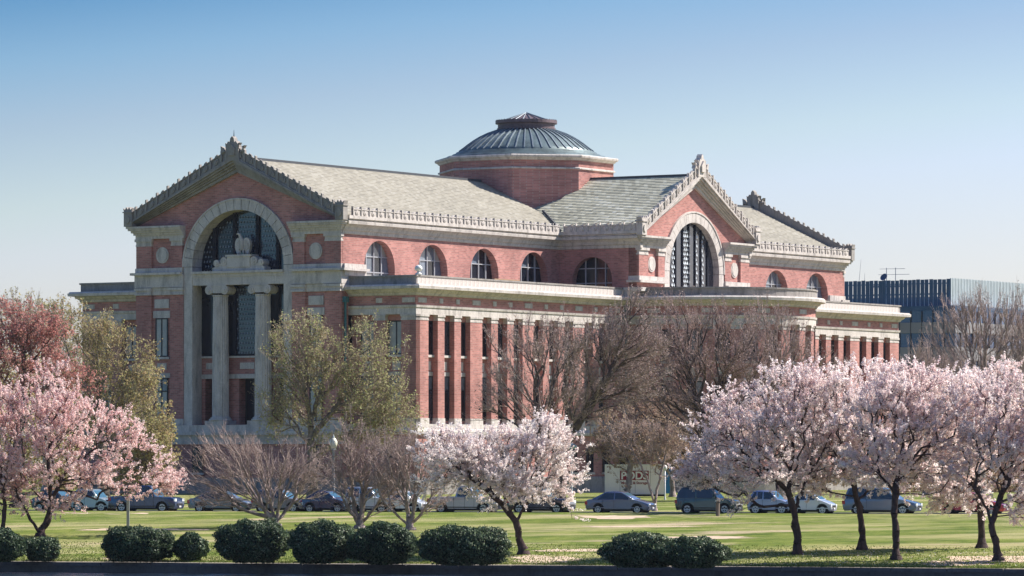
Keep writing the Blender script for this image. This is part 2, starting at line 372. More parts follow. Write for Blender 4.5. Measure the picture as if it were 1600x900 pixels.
def trim(name, u, v, rot, x0, x1, y0, y1, z0, z1, mat='stone'):
    k = (name, x0, x1, y0, y1, z0, z1, mat)
    if k not in TM: TM[k] = MB().box(x0, x1, y0, y1, z0, z1).mesh(name, M[mat], dz=BZ)
    inst(name, TM[k], B, (u, v, 0), (0, 0, rot))
def bay(u, v, rot, w, up='pane_dark', lo='pane_dark', s=.6):
    if up == 'pane_dark': up = random.choice(['pane_dark', 'pane_dark', 'pane_dusk']); lo = random.choice(['pane_dark', 'pane_dusk'])
    elif random.random() < .3: lo = 'pane_sky'
    trim('transom_panel', u, v, rot, 0, w, s-.16, s, 15.42, 15.9, 'brick')
    window(u, v, rot, w, 12.52, 15.40, up, s); window(u, v, rot, w, 6.9, 10.7, lo, s)
    trim('window_sill', u, v, rot, -.0, w, s-.26, s, 12.30, 12.50); trim('stone_block', u, v, rot, w/2-.42, w/2+.42, s-.07, s, 11.2, 11.95)
    trim('window_lintel', u, v, rot, -.0, w, s-.10, s, 10.72, 11.06)
def frieze_block(u, v, rot, w): trim('frieze_block', u, v, rot, -w/2, w/2, -.05, 0.02, 16.92, 17.32)
# sunny side: rhythm of one wide and two narrow piers
def side_run(fx):
    us = []
    for k in range(4):
        us += [(k*8.6, 1.95), (k*8.6+3.42, 1.05), (k*8.6+6.05, 1.05)]
    last = (34.4-1.35, 1.35) if fx is None else (34.4-1.35, 1.35)
    us.append(last)
    for i, (u0, w) in enumerate(us):
        uu = u0 if fx is None else LEN-u0-w
        pier(uu, 0, 0, w); frieze_block(uu+w/2, 0, 0, 1.25 if w > 1.5 else .52)
        if i < len(us)-1:
            g0 = u0+w; g1 = us[i+1][0]; ww = round(g1-g0, 3); gu = g0 if fx is None else LEN-g1
            bay(gu, 0, 0, ww)
side_run(None); side_run(1)
# front: a pair of bays each side of the gable block (front faces -x)
R90 = -PI/2
for sgn in (0, 1):
    for a0, w in ((0.0, 1.5), (3.15, 1.15)):
        y0 = a0+w if sgn == 0 else WID-a0
        pier(0, y0, R90, w); frieze_block(0, y0-w/2, R90, 1.25 if w > 1.3 else .62)
    for a0, w in ((1.5, 1.65), (4.3, 1.65)):
        y0 = a0+w if sgn == 0 else WID-a0
        bay(0, y0, R90, w, 'pane_pale', 'pane_pale')
# rounded apse: bays round the curve and along its straight sides
for k in range(13):
    t = PI+PI*k/12; n = (math.cos(t), math.sin(t)); rot = t+PI/2; w = 1.1
    tx, ty = -n[1], n[0]
    ou, ov = UC+9.94*n[0], -3+9.94*n[1]
    pier(ou-tx*w/2, ov-ty*w/2, rot, w)
    if k % 2 == 0: frieze_block(UC+9.98*n[0], -3+9.98*n[1], rot, 1.3)
    if k < 12:
        t2 = t+PI/24; n2 = (math.cos(t2), math.sin(t2)); r2 = t2+PI/2; w2 = 1.4
        bay(UC+9.96*n2[0]+n2[1]*w2/2, -3+9.96*n2[1]-n2[0]*w2/2, r2, w2)
# basement windows
def bwin(u, v, rot, w=1.1):
    window(u, v, rot, w, 2.45, 4.75, 'pane_dark', -.17); trim('window_sill', u, v, rot, -.1, w+.1, -.36, -.12, 2.25, 2.43)
for k in range(12): bwin(2.0+k*2.87, 0, 0); bwin(LEN-3.1-k*2.87, 0, 0)
for y in (3.0, 9.9, 22.3, 26.5, 31.5): bwin(-1.2 if 6.8 < y < 28.5 else 0, y, R90)

# ---- gables
def gable(T, H, wing, zb, zap, arch_zc, r, west):
    """one pedimented front. T maps (along, outward, height) to the building frame; H half width."""
    STN = M['stone_dark'] if T is not TS else M['stone']  # west and east gables: weathering and their shade both put into the stone colour
    k = (zap-24.0)/(H+.7)
    Lr = lambda a, o=0: zap-k*abs(a)+o
    arc = lambda rr, n=24, z0=zb: [(-rr, z0)]+[(rr*math.cos(t), arch_zc+rr*math.sin(t)) for t in np.linspace(PI, 0, n)]+[(rr, z0)]
    mat = M['brick']
    outer = [(-H, zb-.0), (H, zb-.0), (H, Lr(H, -.34)), (0, Lr(0, -.34)), (-H, Lr(H, -.34))]
    hole = [(a, z) for a, z in arc(r+.3, 24, zb+.02)]
    mb = MB(T); mb.panel(outer, [hole], -.9, 0); bb(mb, 'gable_wall', mat)
    # arch ring of voussoirs, jambs
    nv = 21
    for i in range(nv):
        t0 = PI*i/nv+.004; t1 = PI*(i+1)/nv-.004
        poly = [(R_*math.cos(t), arch_zc+R_*math.sin(t)) for R_, t in ((r, t0), (r+.9, t0), (r+.9, (t0+t1)/2), (r+.9, t1), (r, t1), (r, (t0+t1)/2))]
        bb(MB(T).prism(poly, -1.3, .16), 'voussoir', M['stone'])
    for s in (-1, 1):
        a0, a1 = sorted((s*r, s*(r+.9)))
        bb(MB(T).box(a0, a1, -1.3, .15, zb-.02, arch_zc-.02), 'arch_jamb', M['stone'])
    # outer moulding ring of the arch
    mb = MB(T); n = 28
    for i in range(n):
        t0 = PI*i/n; t1 = PI*(i+1)/n
        mb.prism([(R_*math.cos(t), arch_zc+R_*math.sin(t)) for R_, t in ((r+.9, t0), (r+1.04, t0), (r+1.04, t1), (r+.9, t1))], -.1, .22)
    bb(mb, 'arch_moulding', M['stone'])
    # pilasters, medallions, cornice returns over the two flanking piers
    inner = r+1.0
    for s in (-1, 1):
        e = H; c = e-1.65; f_ = inner+.02; g = inner+1.2
        z0 = 20.32
        for (p, q) in ((c, e), (f_, g)):
            a0, a1 = sorted((s*p, s*q)); bb(MB(T).box(a0, a1, -.1, .22, z0, 22.25), 'pilaster', mat)
            bb(MB(T).box(a0-.03, a1+.03, -.1, .26, 22.25, 22.38).box(a0, a1, -.1, .23, 22.38, 22.66).box(a0-.1, a1+.1, -.1, .34, 22.66, 22.90), 'pilaster_cap', M['stone'])
        cx = s*(c+g)/2
        dm = MB(T)
        for R_, d in ((.68, .08), (.54, .12)):
            dm.prism([(cx+R_*math.cos(t), 21.45+R_*1.05*math.sin(t)) for t in np.linspace(0, 2*PI, 25)[:-1]], -.05, d)
        bb(dm, 'medallion', M['stone'])
        a0, a1 = sorted((s*(f_-.2), s*(e+.0)))
        ent = MB(T)
        for zz0, zz1, d, ex in ((22.90, 23.22, .30, .02), (23.22, 23.42, .45, .15), (23.42, 23.62, .62, .3), (23.62, 23.80, .80, .5), (23.80, 23.99, .92, .62)):
            b0, b1 = (a0, a1+ex) if s > 0 else (a0-ex, a1)
            ent.box(b0, b1, -.9, d, zz0, zz1-.004)
        bb(ent, 'cornice_return', M['stone'])
        # base course of the upper stage
        a0, a1 = sorted((s*(f_-.02), s*(e+.06)))
        bb(MB(T).box(a0, a1, -.9, .30, 19.95, 20.32), 'base_course', M['stone'])
        b0, b1 = (a0, a1+.35) if s > 0 else (a0-.35, a1)
        bb(MB(T).box(b0, b1, -.9, .62, 19.72, 19.93), 'ledge', M['stone'])
    # raking cornice
    HH = H+.70
    for o0, o1, d in ((-.30, 0, .98), (-.52, -.303, .82), (-.72, -.523, .62), (-.95, -.723, .45), (-1.30, -.953, .28)):
        w = HH+(d-.98)*.75
        for s in (-1, 1):
            pl = [(0, Lr(0, o0)), (s*w, Lr(w, o0)), (s*w, Lr(w, o1)), (0, Lr(0, o1))]
            pl = [(a, max(z, 23.99 if o0 < -.31 else 23.99)) for a, z in pl]
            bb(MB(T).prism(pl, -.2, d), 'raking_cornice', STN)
    # cresting up the rakes
    n = int(round(HH/1.1)); st = HH/n
    for s in (-1, 1):
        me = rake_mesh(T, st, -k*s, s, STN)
        for i in range(n):
            a = s*(i*st)
            o = inst('cresting_panel', me, B); base = T(0, 0, 0); q = T(a, 0, Lr(a))
            o.location = (q[0]-base[0], q[1]-base[1], q[2]-base[2])
    # corner acroteria and apex ornament
    for s in (-1, 1):
        e = s*(HH-.35); m_ = MB(T)
        a0, a1 = e-.42, e+.42
        m_.box(a0, a1, .35, 1.02, 24.0, 25.2).box(a0-.08, a1+.08, .27, 1.1, 25.2, 25.3)
        m_.prism([(e+x, 25.3+z) for x, z in ((-.42, 0), (.42, 0), (.5, .32), (.30, .18), (.16, .42), (0, .2), (-.16, .42), (-.30, .18), (-.5, .32))], .4, 1.0)
        m_.prism([(e+.26*math.cos(t), 24.6+.36*math.sin(t)) for t in np.linspace(0, 2*PI, 13)[:-1]], 1.0, 1.12)
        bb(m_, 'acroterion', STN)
    m_ = MB(T); z = zap
    m_.prism([(-.75, z-.35), (.75, z-.35), (.62, z+1.0), (.42, z+1.35), (.25, z+1.25), (.18, z+1.6), (0, z+1.78), (-.18, z+1.6), (-.25, z+1.25), (-.42, z+1.35), (-.62, z+1.0)], .45, 1.0)
    m_.prism([(-.3, z+.1), (.3, z+.1), (.36, z+.7), (0, z+1.15), (-.36, z+.7)], 1.0, 1.16)
    for i in range(-2, 3):
        if i: m_.prism([(i*.5-.2, z-abs(i)*.25+.95), (i*.5+.2, z-abs(i)*.25+.85), (i*.5+.25*np.sign(i), z-abs(i)*.25+1.45), (i*.5+.02, z-abs(i)*.25+1.35)], .5, .95)
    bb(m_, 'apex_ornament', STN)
    if west:
        bb(MB(T).tube((0, .7, z+1.75), (0, .7, z+2.3), .05, .015, 6), 'finial_spike', M['iron'])
    # glazing: dark mullions, panes between, strips of pale scales
    d = -1.22 if west else -.42
    zt = arch_zc
    def top(a): return zt+math.sqrt(max(0, (r+.02)**2-a*a))
    cols_ = [-r, -3.35, -1.2, 1.2, 3.35, r] if west else [-r, -3.7, -2.55, -1.25, -.1, 1.1, 2.2, 3.4, r]
    z0 = 12.55 if west else zb+.15
    win = bb(MB(T).box(-r, r, d-.25, d-.12, z0, z0+.2), 'arched_window', M['iron'])
    bars = MB(T)
    bwd = .16 if west else .07
    for a in cols_[1:-1]: bars.box(a-bwd, a+bwd, d-.2, d+(.16 if west else .06), z0+.2, top(abs(a)+.15))
    bars.box(-r, r, d-.18, d+.05, zt-1.75, zt-1.45) if west else None
    bb(bars, 'mullion', M['iron'], win)
    for c0, c1 in zip(cols_, cols_[1:]):
        aa = np.linspace(c0, c1, 7); poly = [(c0, z0+.2), (c1, z0+.2)]+[(a, top(a)) for a in aa[::-1]]
        bb(MB(T).prism(poly, d-.12, d-.06), 'pane', M[random.choice(['pane_dark', 'pane_dusk'])], win)
    lat = MB(T); strips = ([(-2.9, -1.6, .30), (-1.0, 1.0, .30), (1.6, 2.9, .30), (3.75, 4.6, .3)] if west else
                           [(-4.35, -3.95, .36), (-3.2, -2.8, .36), (-1.15, .1, .33), (1.25, 1.55, .36), (2.4, 2.7, .36)])
    for a0, a1, p in strips:
        nrow = int((top(0)-z0)/.36)
        for j in range(nrow):
            zz = z0+.3+j*.42; off = (j % 2)*p/2; a = a0+off
            if west and (zz < 19.6 and (a0 < -1.5 or a0 > 1.5)): continue
            while a < a1:
                if zz+.3 < top(a)-.15 and abs(a) < r-.1:
                    w, h = (.085, .15) if west else (.125, .22)
                    lat.add([(a-w, d+.0, zz), (a, d+.0, zz+h), (a+w, d+.0, zz), (a, d+.05, zz-h*.7)], [(0, 1, 2, 3)])
                a += p
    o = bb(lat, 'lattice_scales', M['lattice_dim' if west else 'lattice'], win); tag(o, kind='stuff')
def leaf_poly(x, z, s): return [(x-.16*s, z), (x+.10*s, z), (x+.28*s, z+.22*s), (x+.02*s, z+.16*s)]
def rake_mesh(T, st, slope, s, stn):
    m_ = MB(); sh = lambda a, z: (a, z+slope*a)
    def P(poly, d0, d1): m_.prism([sh(a, z) for a, z in poly], d0, d1)
    x1 = st*s
    bx = lambda a0, a1, z0, z1, d0, d1: P([(a0, z0), (a1, z0), (a1, z1), (a0, z1)], d0, d1)
    bx(0, x1, 0, .14, .62, .90); bx(0, x1, .14, .82, .70, .78); bx(0, x1, .82, .92, .66, .86)
    bx(0, .13*s, .14, 1.18, .64, .92); bx(.50*x1-.05, .50*x1+.05, .92, 1.08, .68, .84)
    c = .56*x1; P([(c+.25*math.cos(t), .48+.27*math.sin(t)) for t in np.linspace(0, 2*PI, 11)[:-1]], .78, .87)
    P([(c+.11*math.cos(t), .48+.13*math.sin(t)) for t in np.linspace(0, 2*PI, 9)[:-1]], .87, .92)
    P([(c-.2, .92), (c+.2, .92), (c+.1, 1.06), (c-.1, 1.06)], .7, .82)
    v0 = T(0, 0, 0); m_.v = [tuple(np.array(T(a, d, z))) for a, d, z in m_.v]
    return m_.mesh('cresting_panel', stn, dz=BZ)
TW = lambda a, d, z: (-1.0-d, VC+a, z)
TS = lambda a, d, z: (UC+a, -1.45-d, z)
TE = lambda a, d, z: (LEN+1.0+d, VC+a, z)
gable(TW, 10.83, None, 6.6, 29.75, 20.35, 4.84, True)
gable(TS, 10.35, None, 19.25, 30.15, 20.95, 4.65, False)
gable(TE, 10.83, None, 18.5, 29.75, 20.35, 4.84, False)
# ---- lower stage of the front gable block
T = TW; H = 10.83; r = 4.84
for s in (-1, 1):
    a0, a1 = sorted((s*(r+.88), s*(H+.12)))
    # ledge, entablature and cap band
    bb(MB(T).box(a0, a1, -.9, .32, 18.62, 19.72), 'entablature', M['stone'])
    bb(MB(T).box(a0, a1, -.9, .20, 18.38, 18.60).box(a0, a1, -.9, .14, 17.97, 18.38), 'cap_band', M['stone'])
    for p, q in ((H-1.65, H), (r+.92, r+2.3)):
        b0, b1 = sorted((s*p, s*q))
        bb(MB(T).box(b0, b1, -.1, .24, 7.1, 17.97), 'pilaster', M['brick'])
        bb(MB(T).box(b0-.04, b1+.04, -.1, .42, 17.97, 18.10).box(b0-.0, b1+.0, -.1, .30, 18.10, 18.36).box(b0-.08, b1+.08, -.1, .44, 18.36, 18.58), 'pilaster_cap', M['stone'])
        bb(MB(T).box(b0-.06, b1+.06, -.1, .34, 6.6, 7.12), 'pilaster_base', M['stone'])
    c = s*(r+2.3+H-1.65)/2; w = 1.32
    y0 = VC+c+w/2
    for z0, z1, nm_, ww, dd in ((16.82, 17.6, 'stone_panel', 1.55, .10), (15.96, 16.58, 'window_lintel', 1.8, .12), (12.35, 12.55, 'window_sill', 1.8, .26), (11.45, 12.0, 'stone_block', 1.0, .08), (10.72, 11.12, 'window_lintel', 1.8, .12), (6.55, 6.85, 'window_sill', 1.8, .2)):
        bb(MB(T).box(c-ww/2, c+ww/2, -.1, dd, z0, z1), nm_, M['stone'])
    window(-1.0, y0, R90, w, 12.57, 15.94, 'pane_pale', -.02); window(-1.0, y0, R90, w, 6.87, 10.7, 'pane_pale', -.02)
bb(MB(T).box(-H-.12, H+.12, -1.3, .35, 4.9, 5.69).box(-H-.3, H+.3, -1.3, .62, 5.69, 6.02).box(-H-.2, H+.2, -1.3, .45, 6.02, 6.58), 'stylobate', M['stone'])
bb(MB(T).box(-H, H, -1.3, .12, -.4, 4.9), 'basement_wall', M['brick'])
bb(MB(T).box(-H-.1, H+.1, -1.3, .34, -.4, 2.0), 'plinth', M['stone_dark'])
# beam across the arch, on two columns
bb(MB(T).box(-r+.005, r-.005, -1.05, .10, 18.72, 19.45).box(-r+.005, r-.005, -1.1, .16, 19.45, 19.72).box(-r+.005, r-.005, -1.2, .34, 19.72, 19.93), 'lintel_beam', M['stone'])
def column(a):
    zt, zb = 18.72, 6.6
    n = 40; prof = [(.80, zb+.62), (.745, zb+.8), (.74, zb+4), (.70, zb+8), (.655, zt-1.0), (.70, zt-.95), (.70, zt-.85)]
    c = T(a, -.48, 0)
    me = MB().lathe(prof, n, (c[0], c[1], 0), wob=lambda j: 0 if j % 2 else -.055)
    o = bb(me, 'ionic_column', M['stone'])
    bs = MB().lathe([(0, zb+.34), (1.0, zb+.34), (1.04, zb+.42), (.98, zb+.5), (.86, zb+.52), (.92, zb+.58), (.86, zb+.64), (0, zb+.64)], 28, (c[0], c[1], 0))
    bb(bs, 'base', M['stone'], o, True)
    bb(MB(T).box(a-1.05, a+1.05, -1.5, .42, zb-.01, zb+.34), 'base_block', M['stone'], o)
    cp = MB(T)
    for s in (-1, 1):
        for R_, d0, d1 in ((.40, -1.1, .14), (.24, .14, .20), (.10, .20, .25)):
            cp.prism([(a+s*.82+R_*math.cos(t), zt-.42+R_*math.sin(t)) for t in np.linspace(0, 2*PI, 19)[:-1]], d0, d1)
    cp.box(a-.85, a+.85, -1.08, .12, zt-.42, zt-.12).box(a-.98, a+.98, -1.14, .16, zt-.12, zt-.005)
    cp.prism([(a+x, zt-.42-z) for x, z in ((-.55, 0), (.55, 0), (.45, .28), (-.45, .28))], -1.0, .10)
    bb(cp, 'capital', M['stone'], o)
for a in (2.25, -2.25): column(a)
# recessed wall behind the columns
bb(MB(T).box(-r-.9, r+.9, -2.2, -1.32, 11.0, 12.5), 'spandrel_wall', M['brick'])
bb(MB(T).box(-r, r, -1.5, -1.12, 12.42, 12.58), 'spandrel_sill', M['stone']); bb(MB(T).box(-r, r, -1.6, -1.2, 10.62, 11.0), 'spandrel_lintel', M['stone'])
for a in (-3.6, 0, 3.6):
    bb(MB(T).box(a-.75, a+.75, -1.4, -1.26, 11.45, 12.0), 'stone_block', M['stone'])
    window(1.32, VC+a+.85, R90, 1.7, 6.9, 10.6, 'pane_dark', .02)
for a0, a1 in ((-r-.9, -4.5), (-2.7, -.9), (.9, 2.7), (4.5, r+.9)): bb(MB(T).box(a0, a1, -2.3, -1.34, 6.6, 10.62), 'pier', M['brick'])
bb(MB(T).box(-r-.9, r+.9, -2.6, -2.42, 6.6, 11.0), 'doorway_wall', M['iron'])
bb(MB(T).box(-r-.9, r+.9, -2.4, -1.3, 6.0, 6.6), 'porch_floor', M['stone'])
# scrolled pedestal under the eagle
pd = MB(T)
pd.box(-2.75, 2.75, -.9, .05, 19.93, 20.25).box(-1.25, 1.15, -.95, .12, 20.25, 21.15).box(-1.42, 1.32, -1.0, .2, 21.15, 21.32)
pd.prism([(-2.6, 20.25), (-1.25, 20.25), (-1.25, 21.0), (-1.5, 20.95), (-1.75, 20.6), (-2.3, 20.55)], -.8, 0)
pd.prism([(1.15, 20.25), (2.6, 20.25), (2.3, 20.55), (1.75, 20.6), (1.45, 20.95), (1.15, 21.0)], -.8, 0)
for a, z, R_ in ((-2.35, 20.62, .30), (2.35, 20.62, .30), (-1.62, 20.78, .36), (1.55, 20.78, .36)):
    pd.prism([(a+R_*math.cos(t), z+R_*math.sin(t)) for t in np.linspace(0, 2*PI, 17)[:-1]], -.85, .06)
    pd.prism([(a+R_*.5*math.cos(t), z+R_*.5*math.sin(t)) for t in np.linspace(0, 2*PI, 13)[:-1]], .06, .12)
bb(pd, 'scrolled_pedestal', M['stone'])

# ---- upper walls with lunette windows
def lunette(T, a, zc, rr, kinds):
    d = -.66; z0 = 18.6
    top = lambda x: zc+math.sqrt(max(.0004, rr*rr-(x-a)**2))
    xs = [a-rr, a-rr*.5, a, a+rr*.5, a+rr]; zs = [z0, 19.75, 21.1, 23.2]
    win = MB(T)
    for x in xs[1:-1]: win.box(x-.045, x+.045, d-.05, d+.07, z0, top(x))
    for z in zs[1:-1]:
        hw = math.sqrt(max(0, rr*rr-max(0, z-zc)**2)); win.box(a-hw, a+hw, d-.04, d+.055, z-.04, z+.04)
    o = bb(win, 'lunette_window', M['mullion'])
    i = 0
    for x0, x1 in zip(xs, xs[1:]):
        for za, zb_ in zip(zs, zs[1:]):
            X = np.linspace(x0, x1, 6); up = [(x, min(zb_, top(x))) for x in X]
            if max(z for _, z in up) <= za+.08: continue
            poly = [(x0, za), (x1, za)]+[(x, max(z, za+.001)) for x, z in up[::-1]]
            bb(MB(T).prism(poly, d-.12, d-.05), 'pane', M[kinds[i % len(kinds)]], o); i += 1
    bb(MB(T).prism([(x, z) for x, z in [(a-rr, z0-.3), (a+rr, z0-.3), (a+rr, z0), (a-rr, z0)]], -.8, .05), 'window_sill', M['stone'])
def arched_hole(a, zc, rr, z0, n=20): return [(a-rr, z0)]+[(a+rr*math.cos(t), zc+rr*math.sin(t)) for t in np.linspace(PI, 0, n)]+[(a+rr, z0)]
VS = 6.84
TU = lambda a, d, z: (a, VS-d, z)                        # sunny upper wall
us = [4.75, 13.25, 21.75, 30.2]
sky_k = ['pane_sky', 'pane_sky', 'pane_sky', 'pane_pale', 'pane_sky', 'pane_sky', 'pane_sky', 'pane_dark']
drk = ['pane_dark', 'pane_sky', 'pane_dark', 'pane_dark']
for side in (0, 1):
    lo, hi = (-.1, 34.65) if side == 0 else (55.35, LEN+.1)
    cs = [u if side == 0 else LEN-u for u in us]
    bb(MB(TU).panel([(lo, 18.3), (hi, 18.3), (hi, 22.85), (lo, 22.85)], [arched_hole(c, 20.08, 2.40, 18.55) for c in sorted(cs)], -.85, 0), 'upper_wall', M['brick'])
    for i, c in enumerate(cs): lunette(TU, c, 20.08, 2.40, sky_k if (side or i < 2) else drk)
    e = MB(); pth = [(lo-1.0, VS), (hi, VS)] if side == 0 else [(lo, VS), (hi+1.0, VS)]
    EP = [(0, 22.85), (.10, 22.88), (.14, 23.15), (.26, 23.2), (.34, 23.45), (.46, 23.58), (.50, 23.66), (.72, 23.70), (.75, 23.93), (.60, 24.0), (.60, 24.10), (.80, 24.14), (.80, 24.42), (-.3, 24.42), (-.3, 22.85)]
    bb(e.mould(pth, EP, False), 'eaves_cornice', M['stone'])
bb(MB().box(-1.0, 2.35, VS-.24, VS+.1, 19.3, 20.32).box(-1.6, 2.35, VS-.6, VS, 19.95-.23, 19.93), 'base_course', M['stone'])
bb(MB().box(LEN-2.35, LEN+1.0, VS-.24, VS+.1, 19.3, 20.32), 'base_course', M['stone'])
# north side, kept plain
bb(MB().box(-.1, LEN+.1, WID-VS-.85, WID-VS, 18.3, 24.3), 'north_wall', M['brick'])
# transept flanks, shaded one with a lunette
TT = lambda a, d, z: (34.65-d, a, z); TR = lambda a, d, z: (55.35+d, a, z)
for TX in (TT, TR):
    bb(MB(TX).panel([(-1.4, 18.3), (VS, 18.3), (VS, 22.85), (-1.4, 22.85)], [arched_hole(3.3, 20.0, 2.12, 18.6)], -.85, 0), 'transept_wall', M['brick'])
    lunette(TX, 3.3, 20.0, 2.12, ['pane_dark'])
    bb(MB(TX).box(-1.4, VS, -.1, .25, 18.42, 19.0).box(-1.5, 1.6, -.1, .35, 19.3-.3, 19.25), 'transept_base', M['stone'])
    pp = [(34.65, VS), (34.65, -1.9)] if TX is TT else [(55.35, -1.9), (55.35, VS)]
    bb(MB().mould(pp, EP, False), 'eaves_cornice', M['stone'])
bb(MB().box(34.65, 55.35, 36.2, 37.0, 18.3, 24.3), 'north_transept_wall', M['brick'])
bb(MB().box(33.9, 56.1, -2.35, -1.3, 18.9, 19.25), 'transept_ledge', M['stone'])
# eaves cresting
def eave_panel():
    m_ = MB(); w = 1.27
    m_.box(0, w, -.74, -.66, 24.42, 24.92).box(0, w, -.80, -.60, 24.92, 24.99).box(0, .07, -.83, -.60, 24.42, 25.2)
    m_.prism([(w*.54+.24*math.cos(t), 24.66+.22*math.sin(t)) for t in np.linspace(0, 2*PI, 11)[:-1]], -.80, -.74)
    m_.prism([(w*.54+.10*math.cos(t), 24.64+.10*math.sin(t)) for t in np.linspace(0, 2*PI, 8)[:-1]], -.84, -.80)
    m_.prism([(w*.42, 24.99), (w*.62, 24.99), (w*.80, 25.16), (w*.62, 25.12)], -.80, -.62)
    m_.prism([(w*.88, 24.99), (w*.98, 24.99), (w*.94, 25.08)], -.76, -.66)
    return m_.mesh('cresting_panel', M['stone'], dz=BZ)
cp = eave_panel()
n = 27
for k in range(n): inst('cresting_panel', cp, B, (-.55+k*1.262, VS, 0))
for k in range(n): inst('cresting_panel', cp, B, (LEN+.7-(k+1)*1.262, VS, 0))
for k in range(6): inst('cresting_panel', cp, B, (34.65, VS-.95-k*1.27, 0), (0, 0, R90))

# ---- roofs: stepped slate courses
def roof(name, P, axis, lo, hi, e0, z0, r0, z1, mat):
    n = int((z1-z0)/ROW); m_ = MB()
    for i in range(n):
        f0, f1 = i/n, (i+1)/n
        a0, a1 = e0+(r0-e0)*f0, e0+(r0-e0)*f1; h0, h1 = z0+(z1-z0)*f0, z0+(z1-z0)*f1
        q = [(a0, h0), (a0, h0+.07), (a1, h1+.004), (a1, h1)]
        pts = [(x, a, h) if axis == 0 else (a, x, h) for x in (lo, hi) for a, h in q]
        m_.add(pts, [(1, 2, 6, 5), (0, 1, 5, 4), (0, 3, 2, 1), (4, 5, 6, 7)])
    return bb(m_, name, mat)
ra = M['slate_a']; rb = M['slate_b']
for lo, hi in ((-1.6, 38.3), (53.0, LEN+1.6)):
    roof('roof_slope', None, 0, lo, hi, VS-.55, 24.3, VC, 29.68, ra); roof('roof_slope', None, 0, lo, hi, WID-VS+.55, 24.3, VC, 29.68, ra)
    bb(MB().box(lo, hi, VC-.16, VC+.16, 29.64, 29.86), 'ridge_cap', M['lead'])
roof('roof_slope', None, 1, -2.0, 10.5, UC-10.9, 24.3, UC, 29.98, rb); roof('roof_slope', None, 1, -2.0, 10.5, UC+10.9, 24.3, UC, 29.98, rb)
roof('roof_slope', None, 1, 10.5, 37.2, UC-10.9, 24.3, UC, 29.70, rb); roof('roof_slope', None, 1, 10.5, 37.2, UC+10.9, 24.3, UC, 29.70, rb)
bb(MB().box(UC-.16, UC+.16, -2.0, 10.3, 29.94, 30.14), 'ridge_cap', M['lead'])
for s in (-1, 1): bb(MB().tube((UC+s*10.6, VS-.3, 24.62), (UC+s*6.3, VS+4.2, 26.75), .13, .13, 5), 'valley_gutter', M['lead'])
bb(MB().box(UC-10, UC+10, VC-10, VC+10, 23.5, 24.2), 'crossing_block', M['brick'])
# ---- drum and dome
DU, DV = 45.95, 17.35; AP = 7.75; RV = AP/math.cos(PI/8)
octo = [(DU+RV*math.cos(t), DV+RV*math.sin(t)) for t in [PI/8+PI/4*i for i in range(8)]]

drum = bb(MB().mould(octo, [(0, 24), (0, 31.9), (-.6, 31.9), (-.6, 24)]), 'dome_drum', M['brick_drum'])
bb(MB().mould(octo, [(0, 30.8), (.16, 30.83), (.16, 30.95), (.06, 31.0), (0, 31.02)]), 'string_course', M['stone'], drum)
bb(MB().mould(octo, [(0, 31.65), (.12, 31.68), (.2, 31.8), (.42, 31.9), (.46, 32.06), (.36, 32.16), (-.8, 32.2), (-.8, 31.65)]), 'drum_cornice', M['stone'], drum)
cc = (DU, DV, 0)
dome = bb(MB().lathe([(7.7, 32.2), (7.55, 32.38), (7.1, 32.44), (7.05, 32.58), (6.75, 32.62), (6.7, 32.78), (6.45, 32.80), (6.45, 32.86), (6.05, 33.15), (5.6, 33.5), (5.1, 33.86), (4.5, 34.22), (3.8, 34.56), (2.9, 34.88), (2.7, 34.9)], 72, cc), 'dome', M['copper'], None, True)
rib = MB(); pts = [(6.45, 32.86), (6.05, 33.15), (5.6, 33.5), (5.1, 33.86), (4.5, 34.22), (3.8, 34.56), (2.9, 34.88)]
for (r0, h0), (r1, h1) in zip(pts, pts[1:]):
    for s in (0,): rib.add([(r0, -.05, h0), (r0, .05, h0), (r1, .05, h1), (r1, -.05, h1), (r0, -.05, h0+.1), (r0, .05, h0+.1), (r1, .05, h1+.1), (r1, -.05, h1+.1)], [(4, 5, 6, 7), (0, 4, 7, 3), (1, 2, 6, 5), (0, 1, 5, 4)])
rme = rib.mesh('rib', M['copper_rib'], dz=BZ, fix=False)
for k in range(48): inst('rib', rme, dome, (DU, DV, 0), (0, 0, 2*PI*k/48))
lan = bb(MB().lathe([(2.72, 34.85), (2.8, 35.0), (2.8, 35.12), (2.72, 35.16), (2.72, 35.5), (2.95, 35.55), (2.95, 35.85), (2.75, 35.86), (2.75, 35.6), (2.2, 35.6)], 40, cc), 'lantern', M['copper_brown'])
bb(MB().lathe([(2.35, 35.6), (2.35, 35.78), (0, 36.62)], 20, cc), 'lantern_cap', M['copper_brown'], lan)
for k in range(20):
    t = 2*PI*k/20+.1
    bb(MB().tube((DU+2.35*math.cos(t), DV+2.35*math.sin(t), 35.84), (DU, DV, 36.66), .05, .03, 4), 'lantern_rib', M['copper_rib'], lan)
den = MB()
for k in range(48):
    t = 2*PI*k/48; den.tube((DU+2.86*math.cos(t), DV+2.86*math.sin(t), 35.84), (DU+2.86*math.cos(t), DV+2.86*math.sin(t), 35.92), .06, .04, 4)
bb(den, 'cresting', M['copper_brown'], lan)
# downpipes
for (u, v) in ((-.75, 6.7), (34.75, -.25)):
    bb(MB().tube((u, v, 17.4), (u, v, 6.2), .11, .11, 8).box(u-.25, u+.25, v-.2, v+.2, 17.0, 17.5), 'downpipe', M['drain'])
